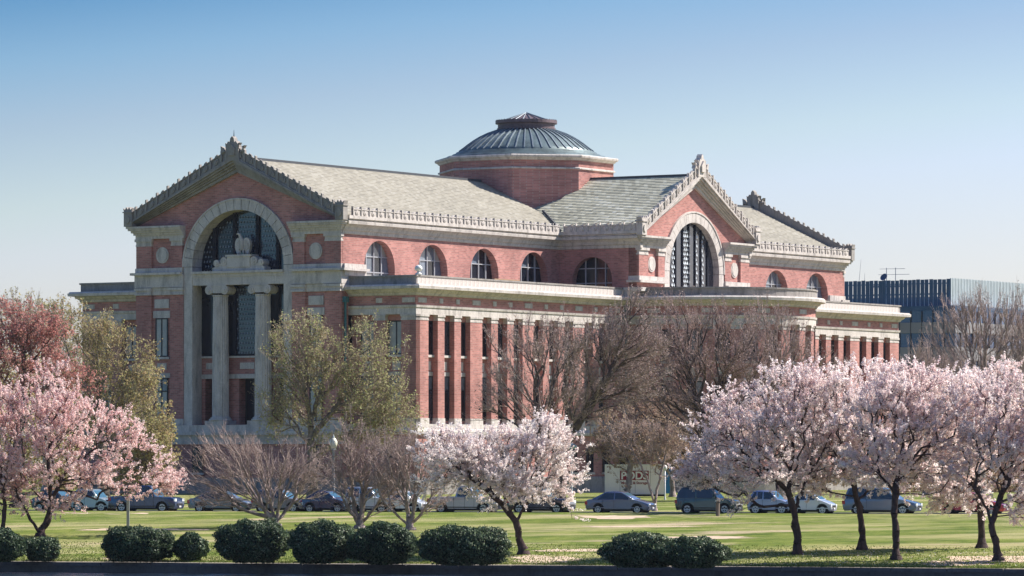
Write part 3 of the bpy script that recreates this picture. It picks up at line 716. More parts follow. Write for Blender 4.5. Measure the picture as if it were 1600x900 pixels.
# ================================================================ eagle on the pedestal
def skin_body(name, pts, edges, rad, mat, parent=None, sub=2):
    me = bpy.data.meshes.new(name); me.from_pydata(pts, edges, []); o = inst(name, me, parent)
    md = o.modifiers.new('skin', 'SKIN'); md.use_smooth_shade = True
    for i, r in enumerate(rad): me.skin_vertices[0].data[i].radius = (r if isinstance(r, tuple) else (r, r))
    me.skin_vertices[0].data[0].use_root = True
    sb = o.modifiers.new('sub', 'SUBSURF'); sb.levels = sub; sb.render_levels = sub
    me.materials.append(mat); return o
ep = bw(-1.0-.15+.55, VC-.05, 21.30)
E0 = tag(empty('eagle_statue', ep, BANG-PI/2+PI), 'carved stone eagle with drooping wings standing on the scrolled pedestal in the arch', 'statue')
# local: x to the picture's right along the front, y away from the front, z up
E0.rotation_euler[2] = BANG-PI/2
skin_body('body', [(0.08, .05, .72), (.06, 0, 1.08), (.02, -.05, 1.36), (-.10, -.10, 1.60), (-.16, -.13, 1.82), (-.30, -.15, 1.86), (-.46, -.15, 1.78), (.12, .12, .42), (.14, .2, .12), (-.10, -.08, .45), (-.12, -.12, .10), (.24, -.08, .45), (.26, -.12, .10)],
          [(0, 1), (1, 2), (2, 3), (3, 4), (4, 5), (5, 6), (0, 7), (7, 8), (0, 9), (9, 10), (0, 11), (11, 12)],
          [.24, .28, .22, .12, .14, .09, .03, .18, .12, .11, .06, .11, .06], M['stone'], E0)
for s, k_ in ((-1, .88), (1, 1.08)):
    w = MB(); out = [(.14, 1.12), (.22, 1.40), (.40, 1.50), (.60, 1.46), (.76, 1.24), (.84, .92), (.80, .60), (.68, .28), (.54, .02), (.46, .20), (.38, .08), (.33, .36), (.22, .62)]
    w.prism([(s*x*k_+.06, z) for x, z in out], -.08, .20)
    for k in range(5):
        w.prism([(s*x*k_+.06, z) for x, z in ((.28+.11*k, 1.28-.03*k*k), (.35+.11*k, 1.30-.04*k*k), (.37+.085*k, .42+.04*k), (.30+.08*k, .40+.04*k))], -.13, -.08)
    w.build('wing', M['stone'], E0)
MB().tube((-.12, -.12, .02), (-.14, -.36, .0), .06, .03).tube((.26, -.12, .02), (.26, -.36, .0), .06, .03).box(-.45, .55, -.3, .3, -.02, .03).build('talons', M['stone'], E0)

# ================================================================ things on the terrace roof
p = bw(.3, -.05, 19.24)
cb = tag(empty('security_camera', p), 'white dome camera on the corner of the terrace parapet', 'camera')
M['white'] = mat_plain('white_enamel', (.75, .74, .72), .5, .08, 2)
MB().lathe([(0, 0), (.26, 0), (.28, .12), (.12, .2), (.12, .34), (0, .34)], 16).build('mount', M['white'], cb, True)
MB().lathe([(0, .30), (.24, .34), (.34, .5), (.30, .68), (.16, .8), (0, .84)], 16).build('housing', M['white'], cb, True)
M['plank'] = mat_plain('orange_timber', (.40, .25, .14), .8, .2, 3)
for u0, z0, lb in ((13.5, 0, 'orange timber boards stacked behind the parapet below the third lunette window'),):
    pl = tag(empty('timber_stack', bw(u0, 1.0, 18.45), BANG), lb, 'timber')
    for i in range(3): MB().box(0, 5.4-.6*i, -.4+.22*(i % 2), -.2+.22*(i % 2), .15*i+.5, .15*i+.63).build('plank', M['plank'], pl)
    for x in (.8, 5.0): MB().box(x, x+.2, -.45, .2, 0, .5).build('trestle', M['plank'], pl)

# ================================================================ office building behind on the right
OP = at(1485, 560); M['navy'] = mat_plain('navy_louvre', (.035, .085, .17), .5, .2, .6); M['bglass'] = mat_plain('blue_ribbon_glass', (.03, .07, .16), .15, .35, .25, spec=.8, mscale=(1, 1, .2))
M['panel'] = mat_plain('grey_cladding', (.24, .23, .24), .7, .1, .4); M['corr'] = mat_plain('silver_cladding', (.42, .47, .50), .5, .2, 1.0, mscale=(3, 3, .4))
OB = tag(empty('office_building', (OP.x, OP.y, .5), BANG), 'modern office block with blue ribbon windows and a slatted rooftop screen behind the brick building', 'building')
# local x = away along the sunlit side, y = left along the shaded front
levels = [(21.9, 21.3, 'navy'), (21.3, 19.9, 'bglass'), (19.9, 18.6, 'panel'), (18.6, 16.9, 'bglass'), (16.9, 15.3, 'panel'), (15.3, 13.6, 'bglass'), (13.6, 12.0, 'panel'), (12.0, 10.3, 'bglass'), (10.3, 8.7, 'panel'), (8.7, 7.0, 'bglass'), (7.0, -.5, 'panel')]
for i, (z1, z0, k) in enumerate(levels):
    d = .12 if k == 'panel' else 0
    MB().box(-1.2-d, 42, -1.2-d, 40, z0+.003, z1).build('cladding_band' if k != 'bglass' else 'ribbon_window', M[k], OB)
mu = MB()
for k in range(26): mu.box(-1.36, -1.2, .2+k*1.5, .28+k*1.5, 7, 21.3)
for k in range(26): mu.box(.2+k*1.6, .28+k*1.6, -1.36, -1.2, 7, 21.3)
mu.build('window_mullion', M['frame'], OB)
fin = MB().box(-.04, .04, 0, .50, 21.9, 25.15).mesh('louvre_fin', M['navy'])
for k in range(34): inst('louvre_fin', fin, OB, (0, .05+k*.58+random.uniform(-.03, .03), random.uniform(-.04, .06)))
MB().box(-.05, .15, 19.7, 40, 21.9, 25.1).build('screen_panel', M['navy'], OB)
MB().box(.2, .3, 0, 20, 23.3, 23.5).box(.2, .3, 0, 20, 24.6, 24.75).build('screen_rail', M['navy'], OB)
co = MB()
for k in range(90): co.box(.1+k*.42, .34+k*.42, -.05, .0, 21.9, 25.3)
co.box(.1, 38, 0, .12, 21.9, 25.25)
tag(co.build('ribbed_cladding', M['corr'], OB))
MB().box(14, 30, 8, 30, 21.9, 23.6).build('roof_plant', M['panel'], OB)
def ob_at(x, y, z): 
    c, s_ = math.cos(BANG), math.sin(BANG); return (OP.x+c*x-s_*y, OP.y+s_*x+c*y, z)
M['ant'] = mat_plain('antenna_metal', (.20, .22, .26), .5, .1, 3)
ra_ = tag(empty('rack_antenna', ob_at(3, 9.0, 25.4), BANG), 'rooftop antenna frame with two masts and long cross bars beside the dish', 'antenna')
for y in (0, 1.25): MB().tube((0, y, -3.0), (0, y, 1.95), .05, .04, 6).build('mast', M['ant'], ra_)
for z, a, b_ in ((1.8, -1.3, 2.2), (1.1, -1.9, 2.4)): MB().tube((0, a, z), (0, b_, z+.03), .03, .02, 6).build('cross_bar', M['ant'], ra_)
MB().box(-.3, .3, -1.5, 3.0, -.45, -.25).build('base_rail', M['navy'], ra_)
sdh = tag(empty('satellite_dish', ob_at(1.2, 9.6, 25.2), BANG), 'dark satellite dish on the office roof below the antenna bars', 'satellite dish')
dm = MB().lathe([(0, 0), (.2, .03), (.38, .11), (.50, .20), (.48, .22), (.35, .14), (.15, .06), (0, .04)], 20)
dd = dm.build('dish', M['navy'], sdh, True); dd.rotation_euler = (Matrix.Rotation(-BANG, 3, 'Z') @ Vector((-.55, -.65, .5))).to_track_quat('Z', 'Y').to_euler(); dd.location = (0, 0, .85)
MB().tube((0, 0, -3.3), (0, 0, .85), .08, .06, 6).build('mast', M['ant'], sdh); MB().tube((0, 0, .85), (-.3, .05, 1.2), .02, .02, 4).build('feed_arm', M['ant'], sdh)
for y, h, lb in ((13.3, 3.4, 'taller thin whip antenna at the left end of the office roof'), (12.5, 1.7, 'shorter whip antenna on the office roof right of the taller one')):
    wa = tag(empty('whip_antenna', ob_at(1.5, y, 25.0), BANG), lb, 'antenna')
    MB().tube((0, 0, -3.1), (0, 0, .5), .05, .04, 6).build('mast', M['ant'], wa); MB().tube((0, 0, .5), (0, -.3 if y > 13 else 0, h), .03, .012, 5).build('whip', M['ant'], wa)

# ================================================================ storage container beside the building
PD = at(945, 371); PW = 95*371/F_PX; PH = 2.55
PO = tag(empty('storage_container', PD, math.radians(-4)), 'white portable storage container with maroon lettering behind the tree trunks', 'container')
M['cwhite'] = mat_plain('container_panel', (.78, .74, .73), .7, .07, .8); M['cblue'] = mat_plain('container_blue', (.02, .18, .42), .5, .1, 2); M['maroon'] = mat_plain('maroon_print', (.22, .012, .03), .6, .08, 2)
MB().box(0, PW, 0, 2.4, .22, PH).build('box_body', M['cwhite'], PO)
fr = MB()
for x in (0, PW-.09): fr.box(x, x+.09, -.03, .05, .15, PH+.02)
fr.box(.09, PW-.09, -.03, .05, PH-.09, PH+.02).box(.09, PW-.09, -.03, .05, .15, .24)
fr.build('edge_frame', M['white'], PO)
for k in range(1, 4): MB().box(k*PW/4-.012, k*PW/4+.012, -.006, .01, .25, PH-.1).build('panel_seam', M['panel'], PO)
MB().box(PW+.005, PW+.55, .1, 2.3, .22, PH-.1).build('blue_end', M['cblue'], PO)
MB().box(.1, PW-.1, .1, 2.2, 0, .14).build('skid', M['iron'], PO)
LX = 24.0*371/F_PX
bdr = MB().box(LX, LX+2.3, -.012, .002, 1.30, 2.06); bdr.build('sign_panel', M['maroon'], PO)
def text(name, s, size, x, z, mat, parent, y, bold=0):
    cu = bpy.data.curves.new(name, 'FONT'); cu.body = s; cu.size = size; cu.extrude = .004; cu.offset = bold; cu.align_x = 'CENTER'
    o = bpy.data.objects.new(name, cu); COL.objects.link(o); dg = bpy.context.evaluated_depsgraph_get(); me = bpy.data.meshes.new_from_object(o.evaluated_get(dg))
    bpy.data.objects.remove(o); me.materials.clear(); me.materials.append(mat)
    return inst(name, me, parent, (x, y, z), (PI/2, 0, 0))
text('lettering', 'PODS', .86, LX+1.15, 1.38, M['white'], PO, -.02, .025)
text('lettering', 'Moving & Storage', .30, LX+1.15, .98, M['maroon'], PO, -.012, .006)
text('lettering', 'TM', .12, LX+2.42, 1.9, M['maroon'], PO, -.012)

# ================================================================ lamp posts, sign post, wooden post
M['pole'] = mat_plain('grey_painted_steel', (.30, .33, .33), .6, .12, 3); M['globe'] = mat_plain('cream_glass_globe', (.72, .68, .52), .3, .06, 3, spec=.6); M['lampblue'] = mat_plain('pale_blue_lamp_housing', (.20, .34, .42), .45, .12, 3)
d = 306; p = at(521, d); top = CAM_H+(HOR-683)*d/F_PX
lp = tag(empty('street_lamp', p), 'pale lamp post with a cream acorn globe among the bare cherry trees', 'street lamp')
h = top-p.z
MB().lathe([(.22, 0), (.22, .3), (.13, .5), (.10, 1.2), (.075, h-.9), (.12, h-.88), (.14, h-.74), (0, h-.74)], 12).build('pole', M['pole'], lp, True)
MB().lathe([(0, h-.76), (.16, h-.74), (.26, h-.5), (.27, h-.3), (.16, h-.1), (0, h)], 14).build('globe', M['globe'], lp, True)
MB().lathe([(.10, h-.04), (.06, h+.05), (.02, h+.18), (0, h+.2)], 8).build('finial', M['pole'], lp, True)
d = 335; p = at(893, d); h = CAM_H+(HOR-700)*d/F_PX-p.z
lp = tag(empty('parking_lamp', p), 'tall lamp with flat pale blue shoebox head right of the white cherry', 'street lamp')
MB().lathe([(.2, 0), (.2, .3), (.09, .5), (.06, h), (0, h)], 10).build('pole', M['pole'], lp, True)
MB().lathe([(0, h-.1), (.16, h-.08), (.36, h+.05), (.40, h+.16), (.20, h+.3), (0, h+.34)], 14).build('lamp_head', M['lampblue'], lp, True)
d = 352; p = at(1039, d); h = CAM_H+(HOR-727)*d/F_PX-p.z
lp = tag(empty('path_lamp', p), 'slim white path lamp in front of the right edge of the storage container', 'street lamp')
MB().lathe([(.09, 0), (.05, .3), (.05, h-.35), (0, h-.35)], 10).build('pole', M['white'], lp, True)
MB().lathe([(0, h-.4), (.13, h-.35), (.17, h-.15), (.1, h), (0, h+.03)], 12).build('lamp_head', M['white'], lp, True)
d = spot(200, 832); p = at(200, d); h = CAM_H+(HOR-778)*d/F_PX-p.z
sg = tag(empty('steel_post', p), 'plain grey square steel post standing on the lawn below the left blossoms', 'post')
MB().box(-.085, .085, -.085, .085, -.1, h).build('shaft', M['pole'], sg); MB().box(-.10, .10, -.10, .10, h, h+.03).build('cap', M['pole'], sg)
M['wood'] = mat_plain('weathered_wood', (.20, .155, .13), .9, .3, 3, mscale=(1, 1, .3))
d = spot(1121.5, 806); p = at(1121.5, d)
wp = tag(empty('wooden_post', p), 'stubby brown timber post in front of the dark green car', 'post')
MB().lathe([(.13, -.1), (.125, .5), (.13, 1.0), (.11, 1.10), (0, 1.13)], 9, wob=lambda j: .012*math.sin(j*2.3)).build('shaft', M['wood'], wp)
MB().lathe([(.145, .82), (.145, .88)], 9).build('band', M['iron'], wp)

# ================================================================ cars
M['tyre'] = mat_plain('tyre', (.015, .015, .016), .9, .1, 4); M['rim'] = mat_plain('alloy_rim', (.52, .53, .55), .35, .1, 4, metal=.5, spec=.6)
M['carglass'] = mat_plain('car_glass', (.012, .020, .026), .05, .3, 1.5, spec=1.0); M['windscreen'] = mat_plain('windscreen', (.045, .11, .145), .06, .3, 1.5, spec=1.0)
M['headlight'] = mat_plain('headlight', (.78, .80, .82), .12, .1, 4, spec=1.0); M['taillight'] = mat_plain('taillight', (.45, .02, .02), .2, .1, 4, spec=.8); M['trim'] = mat_plain('black_trim', (.02, .02, .022), .6, .1, 4)
M['plate'] = mat_plain('plate', (.7, .7, .7), .5, .05, 4)
def paint(name, c):
    c = tuple(min(.8, x*1.25) for x in c)
    return mat_plain(name, c, .22, .05, 1.5, metal=.25, spec=.7, coat=1.0)
def slices(m_, poly, half, taper, crown=0.0, fr=(1, .965, .8, .4, 0)):
    """side outline (x,z) carried across the width; taper(x,z) narrows it, outline shrinks a little at the flanks"""
    n = len(poly); cx = sum(x for x, z in poly)/n; cz = sum(z for x, z in poly)/n; vs = []
    ys = [-f for f in fr]+[f for f in fr[::-1][1:]]
    for y in ys:
        k = .975 if abs(y) > .99 else 1.0
        for x, z in poly: vs.append((cx+(x-cx)*k, y*half*taper(x, z), cz+(z-cz)*k+crown*(1-y*y)*(1 if z > cz else 0)))
    S_ = len(ys); fs = [tuple(range(n)), tuple(reversed(range((S_-1)*n, S_*n)))]
    for i in range(S_-1): fs += [(i*n+j, (i+1)*n+j, (i+1)*n+(j+1) % n, i*n+(j+1) % n) for j in range(n)]
    m_.add(vs, fs)
def arch_pts(cx, r, z0, n=9): return [(cx+r*math.cos(t), z0+r*math.sin(t)) for t in np.linspace(PI, 0, n)]
def car(name, label, x_px, len_px, kind, col, y_px=None, cat='car', s_=296.2):
    """car facing the picture's right, standing on the road"""
    # solve for the spot on the road line
    d = s_/(1+SK*(x_px-800)/F_PX); p = at(x_px, d); ang = math.atan2(-SK, 1)
    T_ = tag(empty(name, (p.x, p.y, gz(p.x, p.y)+.006), ang), label, cat, 'cars parked along the road')
    L_ = len_px*d/F_PX/1.07
    K = dict(sedan=(1.46, .90, [(-.50, .88), (-.30, .90), (-.235, .93)], (-.41, -.20, .07, .27), 1.0),
             suv=(1.72, 1.0, None, (-.485, -.44, .07, .20), 1.0), van=(1.74, .98, None, (-.485, -.43, .06, .27), 1.0),
             truck=(1.80, 1.05, None, (-.10, -.06, .12, .20), 1.0), wagon=(1.55, .95, None, (-.47, -.38, .06, .22), 1.0))[kind]
    Ht, belt, _, (g0, g1, g2, g3), _w = K
    W_ = .89 if kind == 'sedan' else .93; wr = .325 if kind == 'sedan' else .365; ar = wr+.075
    xf, xr = .315*L_, -.295*L_; zs = .26
    tap = lambda x, z: (1-.10*max(0, abs(x)/(L_/2)-.72)/.28)*(1-.05*max(0, .55-z))
    nose = belt-.16 if kind in ('sedan', 'wagon', 'van') else belt-.06
    tail = belt+.02 if kind == 'sedan' else belt
    low = [(-.47*L_, zs+.02)]+arch_pts(xr, ar, zs+.07)+arch_pts(xf, ar, zs+.07)+[(.475*L_, zs)]
    up = [(.495*L_, .42), (.5*L_, .60), (.485*L_, nose-.08), (.43*L_, nose+.02), (.33*L_, belt-.02), (g3*L_+.02, belt+.04), (0, belt+.03), (g0*L_, belt+.04), (-.46*L_, tail+.02), (-.492*L_, tail-.10), (-.5*L_, .62), (-.49*L_, .40)]
    pm = paint(name+'_paint', col)
    b_ = MB(); slices(b_, low+up, W_, tap, .03); body = b_.build('body', pm, T_, True)
    try: body.data.set_sharp_from_angle(angle=.6)
    except Exception: pass
    # greenhouse
    gt = lambda x, z: .97-.17*max(0, (z-belt))/(Ht-belt)
    gp = [(g0*L_, belt), (g0*L_+.03, belt+.06), (g1*L_, Ht-.06), (g1*L_+.18, Ht-.01), ((g1+g2)/2*L_, Ht+.02), (g2*L_-.22, Ht+.0), (g2*L_, Ht-.06), (g3*L_, belt+.03), (g3*L_, belt)]
    g_ = MB(); slices(g_, gp, W_*.955, gt, .0); g_.build('cabin', pm, T_, True)
    wl = lambda z: W_*.955*gt(0, z)+.008
    za, zb = belt+.06, Ht-.10
    def side_pane(x0, x1, x2, x3, nm_='side_window', mt='carglass'):
        for s in (-1, 1):
            MB().add([(x0, s*wl(za), za), (x1, s*wl(za), za), (x2, s*wl(zb), zb), (x3, s*wl(zb), zb), (x0, s*(wl(za)-.03), za), (x1, s*(wl(za)-.03), za), (x2, s*(wl(zb)-.03), zb), (x3, s*(wl(zb)-.03), zb)],
                     [(0, 1, 2, 3), (4, 5, 6, 7), (0, 1, 5, 4), (1, 2, 6, 5), (2, 3, 7, 6), (3, 0, 4, 7)]).build(nm_, M[mt], T_)
    fx = lambda t: g0*L_+(g3-g0)*L_*t
    tA, tB = (zb-belt)/(Ht-belt), (za-belt)/(Ht-belt)
    rx = lambda z: g0*L_+(g1-g0)*L_*min(1, (z-belt)/(Ht-.06-belt)); fxx = lambda z: g3*L_+(g2-g3)*L_*min(1, (z-belt)/(Ht-.06-belt))
    mid = (g1+g2)/2*L_+.08
    if kind == 'truck': side_pane(rx(za)+.12, fxx(za)-.12, fxx(zb)-.10, rx(zb)+.12)
    elif kind in ('suv', 'van', 'wagon'):
        c1 = rx(za)+.1+(mid-rx(za))*.42
        side_pane(rx(za)+.14, c1, c1, rx(zb)+.14); side_pane(c1+.08, mid-.03, mid-.03, c1+.08); side_pane(mid+.05, fxx(za)-.14, fxx(zb)-.10, mid+.05)
    else: side_pane(rx(za)+.30, mid-.03, mid-.03, rx(zb)+.10); side_pane(mid+.05, fxx(za)-.14, fxx(zb)-.10, mid+.05)
    # windscreen and rear window
    for (xa, xb, nm_, o_) in ((fxx(belt+.05), fxx(Ht-.08), 'windscreen', .02), (rx(belt+.06), rx(Ht-.08), 'rear_window', -.02)):
        wa, wb = W_*.83, W_*.70; z0_, z1_ = belt+.06, Ht-.085
        MB().add([(xa+o_, -wa, z0_), (xa+o_, wa, z0_), (xb+o_, wb, z1_), (xb+o_, -wb, z1_), (xa-o_, -wa, z0_), (xa-o_, wa, z0_), (xb-o_, wb, z1_), (xb-o_, -wb, z1_)],
                 [(0, 1, 2, 3), (4, 5, 6, 7), (0, 1, 5, 4), (1, 2, 6, 5), (2, 3, 7, 6), (3, 0, 4, 7)]).build(nm_, M['windscreen'], T_)
    # wheels
    for x in (xf, xr):
        for s in (-1, 1):
            ty = MB(); ya, yb = s*(W_-.20), s*(W_-.005)
            ty.tube((x, ya, wr), (x, yb, wr), wr, wr, 20); w_ = ty.build('wheel', M['tyre'], T_)
            rm = MB(); rm.tube((x, yb-s*.02, wr), (x, yb+s*.012, wr), wr*.64, wr*.60, 18)
            rm.build('rim', M['rim'], w_); hb = MB()
            for q in range(5):
                t = 2*PI*q/5+.3; hb.tube((x+wr*.33*math.cos(t), yb+s*.006, wr+wr*.33*math.sin(t)), (x+wr*.33*math.cos(t), yb+s*.016, wr+wr*.33*math.sin(t)), wr*.12, wr*.12, 6)
            tag(hb.build('rim_opening', M['tyre'], w_), kind='stuff')
    wh = MB()
    for x in (xf, xr): wh.box(x-ar+.03, x+ar-.03, -W_+.12, W_-.12, .22, wr*2+.12)
    wh.box(xr, xf, -W_+.08, W_-.08, .20, .34); wh.build('underbody', M['trim'], T_)
    for s in (-1, 1):
        y1 = s*W_*.90; MB().box(.435*L_, .497*L_, min(y1, y1-s*.36), max(y1, y1-s*.36), nose-.24, nose-.06).build('headlight', M['headlight'], T_)
        y1 = s*W_*.93; MB().box(-.505*L_, -.465*L_, min(y1, y1-s*.22), max(y1, y1-s*.22), belt-.28, belt-.06).build('taillight', M['taillight'], T_)
        MB().box(g3*L_-.32, g3*L_-.14, s*(W_+.0) if s > 0 else -(W_+.17), (W_+.17) if s > 0 else -(W_), belt+.02, belt+.15).build('mirror', pm, T_)
        hx = MB()
        for x in (mid+.18, mid-.62): hx.box(x, x+.16, s*(W_-.01) if s > 0 else -(W_+.025), (W_+.025) if s > 0 else -(W_-.01), belt-.12, belt-.085)
        hx.build('door_handle', pm, T_)
        dl = MB()
        for x in (mid, fxx(belt)-.08, mid-.75): dl.box(x-.008, x+.008, s*(W_-.02) if s > 0 else -(W_+.006), (W_+.006) if s > 0 else -(W_-.02), .36, belt)
        dl.build('door_seam', M['trim'], T_)
    MB().box(.490*L_, .503*L_, -.45, .45, .48, .62).build('grille', M['trim'], T_); MB().box(.498*L_, .508*L_, -.16, .16, .36, .46).build('number_plate', M['plate'], T_)
    MB().box(-.47*L_, .47*L_, -W_-.012, -W_+.02, .40, .46).box(-.47*L_, .47*L_, W_-.02, W_+.012, .40, .46).build('side_moulding', M['trim'] if kind in ('suv', 'truck') else pm, T_)
    if kind == 'suv':
        for s in (-1, 1): MB().box(g1*L_+.2, g2*L_-.1, s*.62-.02, s*.62+.02, Ht+.03, Ht+.07).build('roof_rail', M['trim'], T_)
    return T_
NAVY = (.018, .035, .085)
CARS = [
 (90, 80, 'sedan', (.05, .06, .07), 'dark_sedan', 'dark sedan mostly hidden under the left pink blossoms'),
 (148, 68, 'wagon', (.28, .33, .34), 'silver_hatchback', 'silver hatchback peeping out just left of the grey steel post'),
 (229, 120, 'truck', (.014, .035, .10), 'blue_pickup', 'dark blue pickup truck right of the grey steel post'),
 (347, 108, 'sedan', (.11, .12, .135), 'grey_sedan', 'grey sedan behind the leftmost bare tree'),
 (440, 92, 'wagon', (.15, .14, .15), 'grey_wagon', 'brownish grey wagon hidden behind the leftmost bare tree trunks'),
 (512, 82, 'sedan', (.02, .02, .07), 'navy_sedan', 'navy sedan beside the acorn lamp post'),
 (580, 84, 'suv', (.40, .42, .46), 'silver_suv', 'silver suv behind the middle bare tree'),
 (634, 70, 'sedan', (.68, .68, .66), 'white_sedan', 'white sedan behind the forked trunks of the third bare tree'),
 (728, 122, 'truck', (.36, .34, .35), 'silver_pickup', 'silver pickup truck left of the white cherry trunk'),
 (846, 108, 'suv', (.016, .024, .055), 'dark_blue_suv', 'dark blue car with chrome nose right of the white cherry trunk'),
 (970, 112, 'sedan', (.10, .12, .19), 'slate_blue_sedan', 'slate blue sedan parked in the open before the storage container'),
 (1108, 106, 'suv', (.012, .045, .055), 'green_suv', 'dark green compact suv right of the storage container'),
 (1206, 74, 'wagon', (.22, .25, .38), 'lavender_hatchback', 'lavender blue hatchback behind the first trunk of the right cherry row'),
 (1268, 78, 'sedan', (.52, .54, .58), 'bright_silver_sedan', 'bright silver sedan between lavender hatchback and blue grey minivan'),
 (1379, 127, 'van', (.11, .14, .20), 'blue_grey_minivan', 'blue grey minivan behind two cherry trunks'),
 (1519, 120, 'sedan', (.40, .025, .045), 'red_sedan', 'dark red sedan behind the blossoms at the far right')]
for x, l, k, c, n_, lb in CARS: car(n_, lb, x, l, k, c, cat={'truck': 'pickup truck', 'van': 'minivan'}.get(k, 'car'))
# ================================================================ trees
def bark(name, c): return mat_plain(name, c, .92, .6, 4.0, mscale=(1, 1, .5), bmp=1.0, spec=.15)
BK = dict(cherry=bark('cherry_bark', (.075, .052, .05)), pinkgrey=bark('pink_grey_bark', (.33, .262, .24)), pinkgrey_t=bark('pink_grey_twigs', (.43, .33, .295)), brown=bark('brown_bark', (.13, .098, .088)), brown_t=bark('brown_twigs', (.40, .31, .27)), maroon=bark('maroon_bark', (.11, .08, .075)), maroon_t=bark('maroon_twigs', (.37, .265, .24)),
          pale=bark('pale_bark', (.46, .39, .34)), olive=bark('olive_bark', (.24, .20, .165)), olive_t=bark('olive_twigs', (.40, .33, .25)))
LF = dict(
 white=mat_leaf('white_blossom', [(0, (.66, .46, .45)), (.10, (.84, .70, .68)), (.5, (.94, .86, .82)), (1, (.97, .93, .89))], .58),
 pink=mat_leaf('pink_blossom', [(0, (.56, .28, .28)), (.14, (.80, .52, .50)), (.5, (.92, .72, .69)), (1, (.96, .87, .83))], .58),
 pale=mat_leaf('pale_pink_blossom', [(0, (.64, .42, .42)), (.11, (.82, .62, .60)), (.5, (.95, .84, .81)), (1, (.97, .93, .90))], .6),
 olive=mat_leaf('olive_buds', [(0, (.28, .19, .14)), (.4, (.39, .34, .19)), (.75, (.36, .41, .15)), (1, (.50, .42, .29))], .45),
 gold=mat_leaf('golden_buds', [(0, (.30, .19, .11)), (.4, (.44, .35, .17)), (.75, (.37, .37, .15)), (1, (.54, .44, .28))], .45),
 red=mat_leaf('red_buds', [(0, (.34, .12, .11)), (.5, (.52, .23, .20)), (1, (.62, .38, .32))], .45),
 tan=mat_leaf('tan_buds', [(0, (.27, .17, .13)), (.5, (.42, .29, .22)), (1, (.50, .40, .25))], .4),
 mauve=mat_leaf('mauve_buds', [(0, (.26, .18, .18)), (.6, (.36, .27, .26)), (1, (.46, .36, .32))], .4),
 bush=mat_leaf('bush_leaves', [(0, (.022, .044, .022)), (.5, (.058, .098, .042)), (.82, (.13, .170, .080)), (1, (.42, .43, .29))], .15, .5))
def unit(v): return v/(np.linalg.norm(v, axis=-1, keepdims=True)+1e-9)
def sample_blobs(blobs, n, d, depth, x0, clump_n=9):
    w = np.array([a*b for _, _, a, b in blobs], float); w /= w.sum(); idx = RNG.choice(len(blobs), n, p=w)
    bl = np.array(blobs, float)[idx]; u = unit(RNG.normal(size=(n, 3)))*(RNG.random((n, 1))**.36)
    nc_ = max(10, n//clump_n); cc_ = unit(RNG.normal(size=(nc_, 3)))*(RNG.random((nc_, 1))**.30)*np.where(RNG.random((nc_, 1)) < .2, 1.14, .97); ci = RNG.choice(len(blobs), nc_, p=w)
    own = RNG.integers(0, nc_, n); idx = ci[own]; bl = np.array(blobs, float)[idx]; u = np.where(RNG.random((n, 1)) < .12, u, cc_[own]+RNG.normal(size=(n, 3))*np.clip(.42/np.sqrt(bl[:, 2:3]*bl[:, 3:4])*F_PX/d/1.0*.9, .06, .3))
    k = d/F_PX; X = (bl[:, 0]-800)*k+u[:, 0]*bl[:, 2]*k; Z = CAM_H+(HOR-bl[:, 1])*k+u[:, 2]*bl[:, 3]*k
    dep = np.maximum(bl[:, 2], bl[:, 3])*k*depth; dep = np.minimum(dep, depth*3.5)
    return np.stack([X, d+u[:, 1]*dep, Z], 1)
